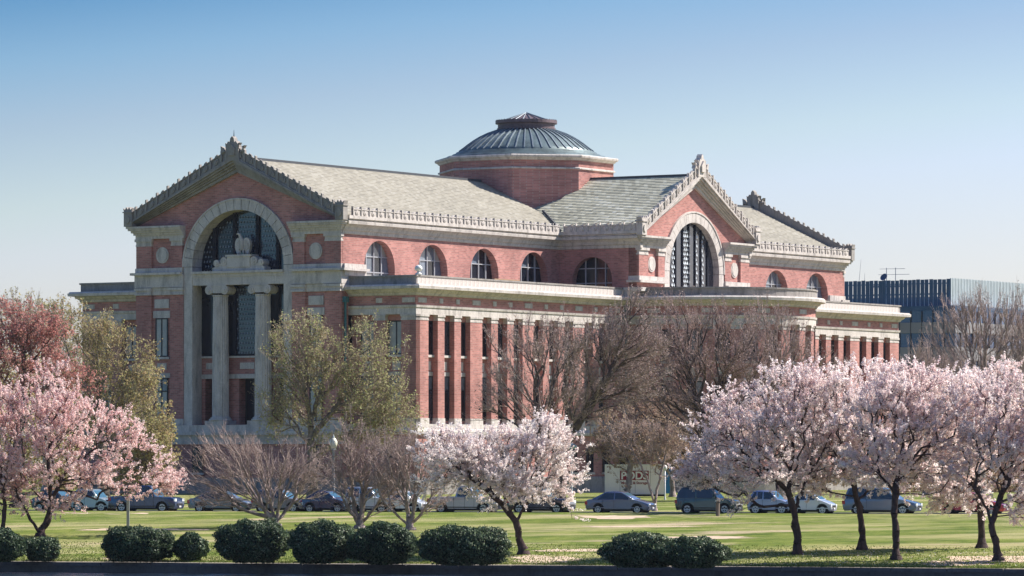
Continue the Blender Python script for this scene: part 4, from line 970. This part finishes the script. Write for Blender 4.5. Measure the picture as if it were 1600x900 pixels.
def tree(name, label, cat, base, limbs, blobs, bk, leaf=None, ntip=500, bf=.35, r0=.011, depth=.8, d=None, twig=(4, .55), tw_up=.25, nleaf=0, lsize=.05, expo=2.1, maxr=.5, spread=.055, group=None, clump=.55, tr=.006, minz=None, trand=.55, tpar=.7, sag=1.0):
    d = d or spot(*base); g = at(base[0], d); O = np.array([g.x, g.y, g.z]); k = d/F_PX
    P = [O.copy()]; par = [-1]; plen = [0.0]
    def addnode(p, pa): P.append(np.array(p)); par.append(pa); plen.append(plen[pa]+float(np.linalg.norm(P[-1]-P[pa]))); return len(P)-1
    for lm in limbs:                                      # main limbs: pixels on the sight plane with their own depth offset
        start = 0; pts = []; off = 0
        cur = 0
        for j, q in enumerate(lm):
            dy = q[2] if len(q) > 2 else 0
            tgt = np.array([(q[0]-800)*k, d+dy, CAM_H+(HOR-q[1])*k])
            if j == 0 and len(P) > 1:                     # start at the nearest existing node
                D = [np.linalg.norm(p-tgt) for p in P]; m_ = int(np.argmin(D))
                if D[m_] < .6: cur = m_; continue
            a = P[cur].copy(); n = max(1, int(np.linalg.norm(tgt-a)/.28))
            for t in range(1, n+1):
                pt = a+(tgt-a)*t/n+RNG.normal(size=3)*.035*(t < n); cur = addnode(pt, cur)
    tg = sample_blobs(blobs, ntip, d, depth, O[0])
    if minz is not None: tg = tg[tg[:, 2] > g.z+minz]
    root = P[-1] if len(limbs) else O
    tg = tg[np.argsort(np.linalg.norm(tg-np.array(P[len(P)//2]), axis=1))]
    cap = len(P)+len(tg)*8+10; A = np.zeros((cap, 3)); PLn = np.zeros(cap); A[:len(P)] = P; PLn[:len(P)] = plen; first = min(2, len(P)-1)
    tips = []
    for t in tg:
        n = len(P); D = np.linalg.norm(A[first:n]-t, axis=1)
        cst = D+bf*PLn[first:n]+.25*np.maximum(0, A[first:n, 2]-t[2]); j = int(np.argmin(cst))+first
        a = A[j]; L_ = D[j-first]; m_ = min(7, max(1, int(L_/.55)))
        c1 = a+(t-a)*.5+np.array([0, 0, -.06*L_ if t[2] > a[2] else .08*L_])+RNG.normal(size=3)*.05*L_
        cur = j
        for q in range(1, m_+1):
            s = q/m_; pt = (1-s)**2*a+2*s*(1-s)*c1+s*s*t
            cur = addnode(pt, cur); A[cur] = pt; PLn[cur] = plen[cur]
        tips.append(cur)
    n = len(P); PA = np.array(par); A = A[:n]; R = np.zeros(n)
    hasch = np.zeros(n, bool); hasch[PA[1:]] = True
    acc = np.where(hasch, 0, r0**expo)
    for i in range(n-1, 0, -1): acc[PA[i]] += acc[i]
    R = np.minimum(acc**(1/expo), maxr); R[0] *= 1.25
    if n > 1: R[1] *= 1.08
    Rm = R.copy(); R = R*(1+.10*np.sin(np.arange(n)*1.7)+.06*np.sin(np.arange(n)*.61))
    hgt = A[:, 2]-O[2]; flare = 1+.55*np.exp(-np.maximum(hgt, 0)/.28); knob = np.where(Rm > .09, 1+(.10*np.sin(hgt*5.3+O[0])*np.sin(hgt*2.1+1)+.06*np.sin(hgt*11+O[0]*3))*np.clip(.3/Rm, 0, 1)*(d < 300), 1); R = R*flare*knob
    i = np.arange(1, n); pi = PA[1:]; P0, P1, R1 = A[pi], A[i], R[i]; R0 = np.minimum(R[pi], R1*1.35)
    root = tag(empty(name, tuple(O)), label, cat, group); loc = O
    Q1 = Rm[i]; big = Q1 > .085; med = (~big) & (Q1 > .03); sm = ~(big | med)
    def seg(mk, kk): return (P0[mk]-loc, P1[mk]-loc, R0[mk], R1[mk], kk)
    inst('trunk', frusta_mesh('trunk', [seg(big, 10)], BK[bk]), root)
    # twigs grow from the fine nodes
    fine = np.where(R1 < .05)[0]; nt_ = len(fine)*twig[0]
    src = np.repeat(fine, twig[0]); f = RNG.random((nt_, 1)); S0 = P0[src]+(P1[src]-P0[src])*f
    cen = np.array([O[0], d, A[:, 2].mean()-1.0]); out = unit(unit(S0-cen)*.8+unit(P1[src]-P0[src])*tpar+RNG.normal(size=(nt_, 3))*trand+np.array([0, 0, tw_up*2]))
    ln = twig[1]*(.4+RNG.random((nt_, 1))); mid = S0+out*ln*.5; S1 = S0+unit(out+np.array([0, 0, .35*tw_up*2]))*ln
    o2 = unit(out+RNG.normal(size=(nt_, 3))*.6); S2 = mid+o2*ln*.45
    r_ = np.full(nt_, tr)
    tag(inst('branches', frusta_mesh('branches', [seg(med, 5)], BK[bk]), root), kind='stuff')
    tw = inst('twigs', frusta_mesh('twigs', [seg(sm, 3), (S0-loc, S1-loc, r_, r_*.45, 3), (mid-loc, S2-loc, r_*.7, r_*.4, 3)], BK.get(bk+'_t', BK[bk])), root)
    tag(tw, kind='stuff')
    if nleaf:
        # clusters strung along twigs
        q = RNG.integers(0, nt_, nleaf); u = RNG.random((nleaf, 1))
        c = np.where(RNG.random((nleaf, 1)) < .65, mid[q]+(S1[q]-mid[q])*u, mid[q]+(S2[q]-mid[q])*u)
        # keep blossoms in clumps: pull toward a coarse noise
        C = c+RNG.normal(size=(nleaf, 3))*spread
        nv_ = unit(RNG.normal(size=(nleaf, 3))+.75*unit(C-cen)+np.array([.15, -.15, .45])); n1 = unit(np.cross(nv_, RNG.normal(size=(nleaf, 3)))); n2 = np.cross(nv_, n1)
        sz = lsize*(.6+.8*RNG.random((nleaf, 1)))
        patch = .5+.5*np.sin(C[:, 0]*1.9+2*np.sin(C[:, 2]*1.3)+C[:, 1]*1.1)
        rn = np.clip(RNG.random(nleaf)*.75+.25*patch, 0, 1)
        lv = inst('blossoms' if leaf in ('white', 'pink', 'pale') else 'buds', quads_mesh('foliage', C-loc, n1*sz, n2*sz*.8, LF[leaf], rn), root); tag(lv, kind='stuff')
    return root
ONLY = None
CH = dict(bk='cherry', r0=.012, tw_up=.20, twig=(2, .78), spread=.038, minz=1.5, tpar=1.0, trand=.45, group='cherry trees in blossom on the lawn', bf=.3)
tree('cherry_tree', 'broad pink cherry with a V shaped trunk behind the small round bush at far left', 'cherry tree', (63, 838), [[(63, 832), (48, 812, -.3), (36, 785, -.5), (20, 750, -1)], [(63, 832), (74, 812, .3), (80, 780, .5), (105, 730, .6), (150, 700, .5)], [(80, 780), (75, 720, 0), (80, 660, 0)]],
     [(78, 620, 62, 52), (30, 680, 95, 85), (125, 690, 85, 66), (190, 735, 74, 46), (232, 752, 38, 22), (60, 760, 130, 40)], leaf='pink', ntip=1100, nleaf=90000, depth=.8, lsize=.031, **CH)
tree('cherry_tree', 'pink cherry cut off by the left picture edge', 'cherry tree', (4, 838), [[(4, 825), (8, 790), (0, 740)]], [(-35, 700, 70, 85), (5, 745, 55, 45), (-20, 640, 45, 40)], leaf='pink', ntip=420, nleaf=36000, lsize=.031, d=278, **CH)
tree('cherry_tree', 'low spreading white cherry alone in the middle of the lawn', 'cherry tree', (818, 866), [[(818, 860), (810, 840), (806, 815), (790, 795)], [(790, 795), (765, 768, -.4), (720, 735, -.8), (690, 712, -1)], [(790, 795), (785, 755, .8), (780, 715, .8)], [(806, 815), (826, 785, .5), (850, 755, .8), (875, 735, .8)]],
     [(688, 702, 42, 24), (698, 702, 46, 28), (684, 710, 38, 24), (745, 710, 60, 36), (745, 728, 62, 34), (800, 704, 60, 32), (848, 696, 46, 32), (868, 745, 38, 36), (720, 752, 58, 24), (735, 745, 60, 24), (800, 756, 62, 32)], leaf='white', ntip=900, nleaf=84000, depth=.85, lsize=.031, maxr=.42, **CH)
tree('cherry_tree', 'leftmost white cherry of the right hand row, beside the long low bush', 'cherry tree', (1246, 866), [[(1246, 860), (1245, 830), (1241, 800), (1232, 770)], [(1232, 770), (1200, 735, -.5), (1150, 700, -.8)], [(1232, 770), (1240, 700, .5), (1235, 640, .5)], [(1241, 800), (1262, 750, .8), (1290, 700, .8)]],
     [(1112, 688, 46, 38), (1165, 655, 66, 52), (1225, 608, 66, 42), (1185, 716, 104, 62), (1265, 670, 74, 84), (1112, 738, 46, 38), (1150, 755, 50, 22), (1290, 610, 50, 36)], leaf='pale', ntip=1150, nleaf=88000, depth=.9, lsize=.031, maxr=.235, **CH)
tree('cherry_tree', 'second white cherry of the right hand row, left trunk before the minivan', 'cherry tree', (1347, 859), [[(1347, 852), (1346, 820), (1340, 785), (1332, 750)], [(1340, 770), (1318, 735, -.5), (1300, 700, -.5)], [(1332, 750), (1345, 690, .5), (1330, 630, .5)], [(1340, 785), (1375, 745, .8), (1400, 700, .8)]],
     [(1325, 612, 92, 48), (1350, 665, 95, 50), (1290, 690, 55, 50), (1395, 690, 55, 50), (1335, 722, 78, 36), (1290, 745, 40, 24)], leaf='pale', ntip=850, nleaf=88000, lsize=.031, maxr=.235, **CH)
tree('cherry_tree', 'third white cherry of the right hand row, right trunk before the minivan', 'cherry tree', (1400, 875), [[(1400, 868), (1400, 830), (1398, 790), (1400, 755)], [(1398, 775), (1372, 740, -.5), (1345, 722, -.5)], [(1400, 755), (1412, 700, .5), (1420, 640, .5)], [(1400, 755), (1440, 715, .8), (1465, 680, .8)]],
     [(1415, 622, 86, 46), (1400, 685, 85, 50), (1475, 650, 70, 62), (1440, 730, 78, 42), (1380, 725, 50, 34)], leaf='pale', ntip=850, nleaf=88000, lsize=.031, maxr=.225, **CH)
tree('cherry_tree', 'white cherry with a short stout trunk just left of the rightmost trunk', 'cherry tree', (1534, 856), [[(1534, 850), (1533, 820), (1531, 790), (1527, 765)], [(1527, 765), (1500, 720, -.5), (1480, 680, -.5)], [(1527, 765), (1530, 700, .5), (1510, 640, .5)]],
     [(1500, 630, 80, 48), (1525, 690, 85, 62), (1470, 735, 56, 44), (1490, 770, 44, 26), (1570, 620, 50, 50)], leaf='pale', ntip=850, nleaf=84000, lsize=.031, maxr=.26, **CH)
tree('cherry_tree', 'rightmost white cherry with a forked leaning trunk by the seawall', 'cherry tree', (1560, 876), [[(1560, 870), (1556, 845), (1549, 818), (1543, 795)], [(1543, 795), (1522, 765, -.5), (1500, 745, -.8), (1475, 725, -1)], [(1549, 818), (1565, 775, .4), (1580, 735, .6), (1600, 690, .6)]],
     [(1585, 640, 58, 66), (1550, 690, 60, 50), (1610, 710, 66, 66), (1475, 775, 36, 26), (1600, 790, 30, 30), (1640, 650, 40, 60)], leaf='pale', ntip=850, nleaf=84000, lsize=.031, maxr=.26, **CH)
tree('cherry_tree', 'pale cherry farthest up the lawn, its trunk close before the lavender hatchback', 'cherry tree', (1216, 808), [[(1216, 803), (1216, 775), (1214, 750), (1205, 700)]],
     [(1190, 680, 60, 45), (1150, 720, 50, 35), (1240, 700, 50, 40)], leaf='pale', ntip=420, nleaf=30000, lsize=.06, maxr=.24, d=293.5, **CH)
# bare cherries
BC = dict(bk='pinkgrey', r0=.0165, tw_up=.30, twig=(3, .72), trand=.34, tpar=1.3, group='bare vase shaped trees behind the clipped bushes', bf=.7, tr=.0085, maxr=.26, leaf='mauve', nleaf=3000, lsize=.026, expo=2.15)
tree('bare_tree', 'leftmost bare vase shaped tree, wide twiggy crown before the grey sedan', 'tree', (430, 822), [[(430, 818), (416, 800, -.3), (400, 780, -.5), (370, 745, -.8), (345, 715, -1)], [(430, 818), (424, 795, .3), (412, 750, .4), (405, 705, .4)], [(430, 818), (437, 790, .2), (440, 745, .2), (455, 700, .2)], [(430, 818), (450, 795, .6), (475, 755, .8), (490, 720, .8)], [(400, 780), (365, 782, -1), (325, 772, -1.2)]],
     [(350, 725, 50, 48), (420, 718, 62, 42), (478, 735, 44, 48), (325, 765, 44, 24), (410, 755, 70, 30), (318, 712, 14, 30)], ntip=760, **BC)
tree('bare_tree', 'middle bare tree right of the acorn lamp, tallest of the bare vases', 'tree', (562, 826), [[(562, 820), (548, 800, -.3), (535, 775, -.5), (525, 730, -.6)], [(562, 820), (553, 790, .2), (548, 740, .2), (545, 690, .2)], [(562, 820), (566, 785, .2), (575, 740, .2), (580, 700, .2)], [(562, 820), (582, 798, .6), (604, 765, .8), (615, 720, .8)]],
     [(548, 705, 34, 52), (585, 720, 48, 50), (530, 750, 36, 36), (605, 755, 34, 34)], ntip=540, **BC)
tree('bare_tree', 'bare tree with four splayed stems left of the white cherry', 'tree', (640, 828), [[(640, 824), (622, 806, -.3), (600, 785, -.5), (592, 765, -.6)], [(640, 824), (636, 795, .2), (630, 755, .2), (622, 715, .2)], [(640, 824), (646, 790, .2), (650, 750, .2), (655, 710, .2)], [(640, 824), (662, 800, .6), (690, 788, .8), (712, 765, .8)]],
     [(630, 715, 45, 36), (665, 735, 44, 42), (610, 745, 34, 34), (690, 762, 26, 24), (640, 760, 50, 24)], ntip=540, **BC)
# budding trees before the building
BD = dict(r0=.017, tw_up=.3, bf=.55, twig=(3, .8), tr=.011, trand=.4, tpar=1.0)
tree('budding_tree', 'large olive budding tree before the right part of the front gable', 'tree', (488, 785), [[(488, 760), (487, 700), (485, 660), (478, 610)], [(485, 690), (520, 640, 1), (560, 590, 1.5), (590, 550, 1.5)], [(487, 700), (455, 665, -1), (440, 610, -1)], [(485, 660), (505, 600, .5), (500, 545, .5)]],
     [(466, 552, 58, 62), (500, 545, 32, 46), (586, 566, 60, 72), (535, 610, 60, 50), (545, 650, 100, 62), (440, 630, 36, 60), (600, 660, 50, 44)], bk='olive', leaf='olive', ntip=1500, nleaf=17000, lsize=.050, d=345, spread=.13, **BD)
tree('budding_tree', 'golden olive budding tree before the left wing of the brick building', 'tree', (165, 790), [[(165, 760), (160, 700), (155, 640), (150, 580)], [(160, 700), (195, 650, 1), (215, 600, 1)], [(155, 640), (120, 590, -1), (105, 540, -1)]],
     [(140, 545, 62, 58), (190, 590, 52, 58), (110, 510, 44, 34), (205, 650, 48, 60), (150, 640, 60, 60)], bk='olive', leaf='gold', ntip=1100, nleaf=11000, lsize=.052, d=340, spread=.13, **BD)
tree('budding_tree', 'smaller golden budding tree beside the lit window at the building foot', 'tree', (236, 790), [[(236, 760), (236, 700), (232, 640)]],
     [(232, 625, 22, 36), (240, 690, 32, 50), (220, 740, 36, 36)], bk='olive', leaf='gold', ntip=520, nleaf=9000, lsize=.06, d=332, spread=.12, **BD)
tree('red_maple', 'red budding maple rising behind the left pink cherry', 'tree', (25, 790), [[(25, 760), (28, 680), (35, 600), (40, 540)], [(28, 680), (60, 620, 1), (85, 560, 1)], [(30, 660), (0, 600, 0), (-20, 560, 0)]],
     [(25, 560, 80, 60), (55, 525, 44, 42), (-20, 530, 60, 60), (110, 610, 40, 50)], bk='maroon', leaf='red', ntip=900, nleaf=14000, lsize=.055, d=325, spread=.13, **BD)
tree('bare_tree', 'thin pale bare tree on the skyline at far left', 'tree', (70, 775), [[(70, 740), (72, 640), (75, 560), (74, 500)], [(72, 600), (40, 540, 0), (25, 500, 0)], [(75, 560), (100, 510, 0)]],
     [(72, 502, 52, 42), (18, 500, 48, 38), (100, 540, 30, 40)], bk='pale', leaf='gold', ntip=650, nleaf=4000, lsize=.05, d=430, **BD)
ND = dict(r0=.018, bf=.70, twig=(3, 1.0), tr=.010, trand=.38, tpar=1.2, leaf='mauve', lsize=.045)
tree('bare_tree', 'slender grey bare tree before the sunny pilasters', 'tree', (842, 790), [[(842, 760), (845, 700), (838, 640), (832, 580), (825, 520)], [(840, 660), (865, 600, .5), (880, 540, .5)], [(838, 640), (805, 600, -.5), (785, 550, -.5)], [(845, 690), (800, 660, 0), (770, 640, 0)]],
     [(815, 545, 62, 70), (870, 560, 42, 56), (790, 620, 55, 40), (850, 630, 60, 40)], bk='brown', ntip=560, nleaf=2500, d=330, tw_up=.45, **ND)
tree('bare_tree', 'big dark bare tree leaning right from behind the white cherry', 'tree', (874, 790), [[(874, 770), (880, 700), (900, 665), (925, 630), (955, 580), (975, 520)], [(900, 665), (880, 620, -.5), (885, 560, -.5)], [(925, 630), (950, 620, .6), (1010, 600, .6)], [(955, 580), (930, 540, 0), (925, 500, 0)]],
     [(945, 550, 52, 60), (990, 505, 50, 42), (1000, 570, 50, 50), (925, 620, 52, 40), (900, 560, 30, 40)], bk='brown', ntip=1000, nleaf=5000, d=336, tw_up=.40, **ND)
tree('bare_tree', 'wide maroon bare tree covering the rounded bay of the building', 'tree', (1105, 790), [[(1105, 760), (1100, 700), (1092, 640), (1075, 580), (1060, 530)], [(1095, 660), (1130, 600, .6), (1150, 550, .6)], [(1098, 680), (1160, 630, 0), (1200, 590, 0)], [(1092, 640), (1040, 600, 0), (1010, 560, 0)], [(1075, 580), (1100, 530, 0), (1110, 490, 0)]],
     [(1065, 520, 74, 52), (1130, 545, 66, 58), (1050, 590, 70, 52), (1130, 610, 80, 52), (1180, 560, 48, 64), (1000, 620, 40, 40), (1090, 660, 110, 30)], bk='maroon', ntip=1600, nleaf=6000, d=345, tw_up=.32, **ND)
tree('bare_tree', 'airy bare tree before the right wing, above the cherry row', 'tree', (1222, 790), [[(1222, 760), (1222, 680), (1215, 620), (1225, 550)], [(1215, 620), (1250, 570, .6), (1265, 530, .6)], [(1218, 640), (1190, 580, 0), (1180, 520, 0)]],
     [(1200, 520, 46, 52), (1250, 560, 40, 44), (1222, 610, 60, 40), (1290, 585, 40, 30)], bk='pinkgrey', ntip=620, nleaf=2500, d=350, tw_up=.45, **ND)
TN = dict(bk='pinkgrey', leaf='tan', r0=.016, tw_up=.2, bf=.5, twig=(3, .6), tr=.010, trand=.4, tpar=1.0)
tree('budding_tree', 'tan budding tree whose thick trunk stands before the storage container lettering', 'tree', (979, 778), [[(979, 774), (983, 750), (986, 720), (988, 690)], [(986, 715), (960, 690, -.6), (945, 670, -.6)], [(986, 715), (1015, 680, .6), (1025, 650, .6)]],
     [(968, 680, 44, 42), (1020, 650, 44, 36), (1005, 692, 66, 32), (950, 700, 26, 22)], ntip=700, nleaf=12000, lsize=.05, d=364, maxr=.38, **TN)
tree('budding_tree', 'tan budding tree with its trunk right of the blue container end', 'tree', (1051, 778), [[(1051, 774), (1050, 745), (1052, 710), (1056, 680)]],
     [(1052, 665, 36, 48), (1060, 705, 36, 26), (1030, 700, 40, 26)], ntip=480, nleaf=9000, lsize=.055, d=366, maxr=.32, **TN)
tree('sapling', 'young forked bare tree behind the nose of the slate blue sedan', 'tree', (1023, 798), [[(1023, 793), (1018, 770), (1008, 742), (1000, 715)], [(1023, 793), (1026, 765, .2), (1034, 735, .2), (1040, 710, .2)], [(1008, 742), (985, 700, 0), (975, 672, 0)]],
     [(985, 690, 34, 34), (1020, 695, 34, 34), (1045, 700, 26, 28)], bk='pinkgrey', leaf='tan', ntip=300, nleaf=2200, lsize=.04, d=306, maxr=.15, r0=.012, twig=(5, .6), tw_up=.3, tr=.009)
KD = dict(r0=.022, bf=.8, twig=(3, 1.2), tr=.014, tw_up=.5, trand=.28, tpar=1.3, leaf='mauve', lsize=.03, group='upright bare trees before the office building')
tree('bare_tree', 'tall upright pale bare tree before the office block', 'tree', (1535, 745), [[(1535, 700), (1533, 620), (1520, 560), (1500, 490)], [(1533, 620), (1540, 550, 0), (1540, 480, 0)], [(1533, 640), (1560, 560, 0), (1580, 490, 0)], [(1533, 650), (1490, 590, 0), (1455, 530, 0)]],
     [(1515, 510, 60, 54), (1550, 500, 40, 44), (1480, 550, 46, 46), (1580, 540, 50, 60), (1530, 590, 70, 40)], bk='pinkgrey', ntip=700, nleaf=2500, d=400, **KD)
tree('bare_tree', 'low bushy bare tree between the building corner and the office block', 'tree', (1450, 745), [[(1450, 700), (1448, 640), (1440, 590)], [(1448, 640), (1475, 590, 0)]],
     [(1440, 585, 40, 34), (1480, 600, 44, 34), (1420, 600, 26, 26)], bk='pinkgrey', ntip=520, nleaf=3000, d=395, **KD)
tree('bare_tree', 'pale bare tree leaving the picture at the right edge', 'tree', (1610, 745), [[(1610, 700), (1605, 620), (1600, 550), (1590, 490)], [(1605, 620), (1580, 570, 0)]],
     [(1595, 520, 44, 60), (1620, 560, 50, 50), (1590, 600, 50, 34)], bk='pinkgrey', ntip=460, nleaf=2500, d=392, **KD)
# undergrowth and far trees that read as one mass
def mass(name, px0, px1, pyt, pyb, d, dd, n, leaf, size, lab=None):
    x = RNG.uniform(px0, px1, n); y = pyt+(pyb-pyt)*(RNG.random(n)**.8)+8*np.sin(x*.09)+5*np.sin(x*.23+1); dz = RNG.uniform(-dd, dd, n)+d
    C = np.stack([(x-800)*d/F_PX, dz, CAM_H+(HOR-y)*d/F_PX], 1); n1 = unit(RNG.normal(size=(n, 3))); n2 = unit(np.cross(n1, RNG.normal(size=(n, 3)))); s = size*(.5+RNG.random((n, 1)))
    o = inst(name, quads_mesh(name, C, n1*s, n2*s*.6, LF[leaf])); tag(o, kind='stuff', label=lab, cat='undergrowth')
mass('thicket', -120, 215, 560, 800, 470, 10, 26000, 'gold', .14, 'distant budding wood at the far left edge')
mass('thicket', 1395, 1760, 606, 790, 430, 12, 26000, 'tan', .13, 'tan undergrowth behind the right hand cherry row')
mass('thicket', -200, 110, 470, 560, 500, 10, 3500, 'gold', .12, 'thin far treetops at the left edge of the picture')

# ================================================================ clipped bushes
def bush(label, x0, x1, yt, yb, lobes=None, nl=11000):
    d = spot((x0+x1)/2, yb); k = d/F_PX; p = at((x0+x1)/2, d); rx = (x1-x0)/2*k; h = (yb-yt-3)*k
    r = tag(empty('clipped_bush', p), label, 'bush', 'clipped evergreen bushes along the seawall')
    rz = h*.55; cz = h*.46
    bm = bmesh.new(); bmesh.ops.create_icosphere(bm, subdivisions=4, radius=1)
    ph = RNG.uniform(0, 6, 6)
    def shape(u):                                         # clipped dome, slightly lumpy, flattened below
        x, y, z = u[..., 0], u[..., 1], u[..., 2]
        l = 1+.07*np.sin(4*x+ph[0])*np.sin(3*z+ph[1])+.05*np.sin(9*x+ph[2]+3*y)+.035*np.sin(13*z+7*x+ph[3])+.02*np.sin(23*x+ph[5]+11*z)
        sq = (np.abs(x)**2.25+np.abs(y)**2.25+np.abs(z)**2.25)**(-1/2.25)
        s = l*sq; zz = np.where(z < 0, z*s*cz*1.0, z*s*(h-cz))
        return np.stack([x*s*rx, y*s*min(rx, 1.35), cz+zz], -1)
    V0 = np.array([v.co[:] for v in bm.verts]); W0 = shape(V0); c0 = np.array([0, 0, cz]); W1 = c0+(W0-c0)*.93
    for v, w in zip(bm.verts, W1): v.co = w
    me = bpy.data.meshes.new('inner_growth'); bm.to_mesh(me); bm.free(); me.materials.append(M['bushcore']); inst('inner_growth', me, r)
    n = nl; u = unit(RNG.normal(size=(n, 3))); Pn = shape(u); Pn = c0+(Pn-c0)*np.where(RNG.random((n, 1)) < .05, RNG.uniform(1.0, 1.10, (n, 1)), RNG.uniform(.90, 1.04, (n, 1))); Pn = Pn[Pn[:, 2] > .02]; u = u[:len(Pn)]; n = len(Pn)
    nn = unit(unit(Pn-c0)+RNG.normal(size=(n, 3))*.75); a = unit(np.cross(nn, RNG.normal(size=(n, 3)))); b_ = np.cross(nn, a); s = .036*(.6+.9*RNG.random((n, 1)))
    patch = .5+.5*np.sin(Pn[:, 0]*3.1+2*np.sin(Pn[:, 2]*3.7)+ph[4]); rn = np.clip(RNG.random(n)*.8+.2*patch-.03+RNG.uniform(-.10, .08), 0, 1)
    lv = inst('leaves', quads_mesh('leaves', Pn, a*s, b_*s*.75, LF['bush'], rn), r); tag(lv, kind='stuff')
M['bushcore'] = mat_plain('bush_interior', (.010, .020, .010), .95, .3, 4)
bush('dark round bush cut off by the left edge of the photo', -34, 36, 825, 878)
bush('small round bush under the V trunk cherry', 37, 93, 836, 877, nl=6500)
bush('wide oval bush just below the grey steel post', 158, 272, 819, 878, nl=12000)
bush('smallest round bush, between the two large oval bushes at left', 273, 323, 831, 876, nl=6000)
bush('tall dark bush below the leftmost bare tree', 338, 452, 809, 880, nl=13000)
bush('rounded bush left of the middle bare tree base', 452, 556, 812, 881, nl=12500)
bush('rounded bush between the middle bare tree and the four stemmed one', 546, 650, 816, 882, nl=12500)
bush('long oval bush against the trunk of the white cherry', 655, 801, 819, 884, nl=15500)
bush('left and higher half of the long low bush pair in the open lawn', 941, 1078, 831, 887, nl=14000)
bush('right and lower half of the long low bush pair in the open lawn', 1030, 1136, 837, 888, nl=12000)

# ================================================================ grass tufts near the water
n = 26000; x = RNG.uniform(-34, 34, n); s = 248.6+RNG.random(n)**2.6*16; y = s-SK*x; z = np.interp(s, _s, _z)
C = np.stack([x, y, z+.02], 1); hgt = .015+.04*RNG.random((n, 1)); a = unit(np.stack([RNG.normal(size=n), RNG.normal(size=n)*.4, np.zeros(n)], 1))*.02; bvec = np.concatenate([RNG.normal(size=(n, 2))*.02, hgt], 1)
LF['grass'] = mat_leaf('grass_blades', [(0, (.08, .13, .02)), (.5, (.15, .20, .035)), (.88, (.24, .26, .07)), (1, (.44, .38, .19))], .3)
tag(inst('grass', quads_mesh('grass', C, a, bvec, LF['grass'])), kind='stuff')
n = 800; tb = RNG.choice([1246, 1347, 1400, 1534, 1560, 815, 63], n, p=[.2, .15, .18, .15, .17, .1, .05]); x0 = np.interp(tb, [0, 1600], [-28, 28])
x = x0*(255/258)+RNG.normal(size=n)*3.2; s = 249+RNG.random(n)*12; z = np.interp(s, _s, _z); C = np.stack([x, s-SK*x, z+.03], 1)
n1 = unit(RNG.normal(size=(n, 3))*np.array([1, 1, .3])); n2 = unit(np.cross(n1, RNG.normal(size=(n, 3)))); tag(inst('fallen_petals', quads_mesh('fallen_petals', C, n1*.022, n2*.018, LF['pale'])), kind='stuff')
# worn earth showing through the grass
M['earth'] = mat_plain('bare_earth', (.50, .38, .27), .95, .35, 1.6)
def earth(x0, x1, y0, y1, k=40):
    m_ = MB(); c = []
    for q in range(k):
        t = 2*PI*q/k; rr = 1+.16*math.sin(3*t+x0)+.12*math.sin(7*t+x1)+.10*random.uniform(-1, 1)
        px_, py_ = (x0+x1)/2+(x1-x0)/2*math.cos(t)*rr, (y0+y1)/2+(y1-y0)/2*math.sin(t)*rr
        d_ = spot(px_, min(888, py_)); g = at(px_, d_); c.append((g.x, g.y, gz(g.x, g.y)+.008))
    m_.v = c; m_.f = [tuple(range(k))]; tag(m_.build('earth_patch', M['earth'], fix=False), kind='structure')
for e in ((908, 1012, 805.5, 811), (112, 236, 798.5, 803.5), (162, 190, 869, 878), (1440, 1545, 876, 885), (1480, 1640, 868, 878), (800, 900, 868, 880), (120, 330, 826, 829), (830, 985, 858, 862), (985, 1180, 838, 842), (900, 1080, 822, 824)): earth(*e)

# ================================================================ air
hz = MB(); hz.box(-1300, 1300, -330, 2900, -4.2, 48)
hm = bpy.data.materials.new('haze'); hm.use_nodes = True; hn = hm.node_tree; hn.nodes.clear()
pv = hn.nodes.new('ShaderNodeVolumePrincipled'); pv.inputs['Color'].default_value = (.80, .86, 1.0, 1); pv.inputs['Density'].default_value = HAZE; pv.inputs['Anisotropy'].default_value = .25
ho = hn.nodes.new('ShaderNodeOutputMaterial'); hn.links.new(pv.outputs[0], ho.inputs['Volume'])
if HAZE: tag(hz.build('haze', hm), kind='stuff')
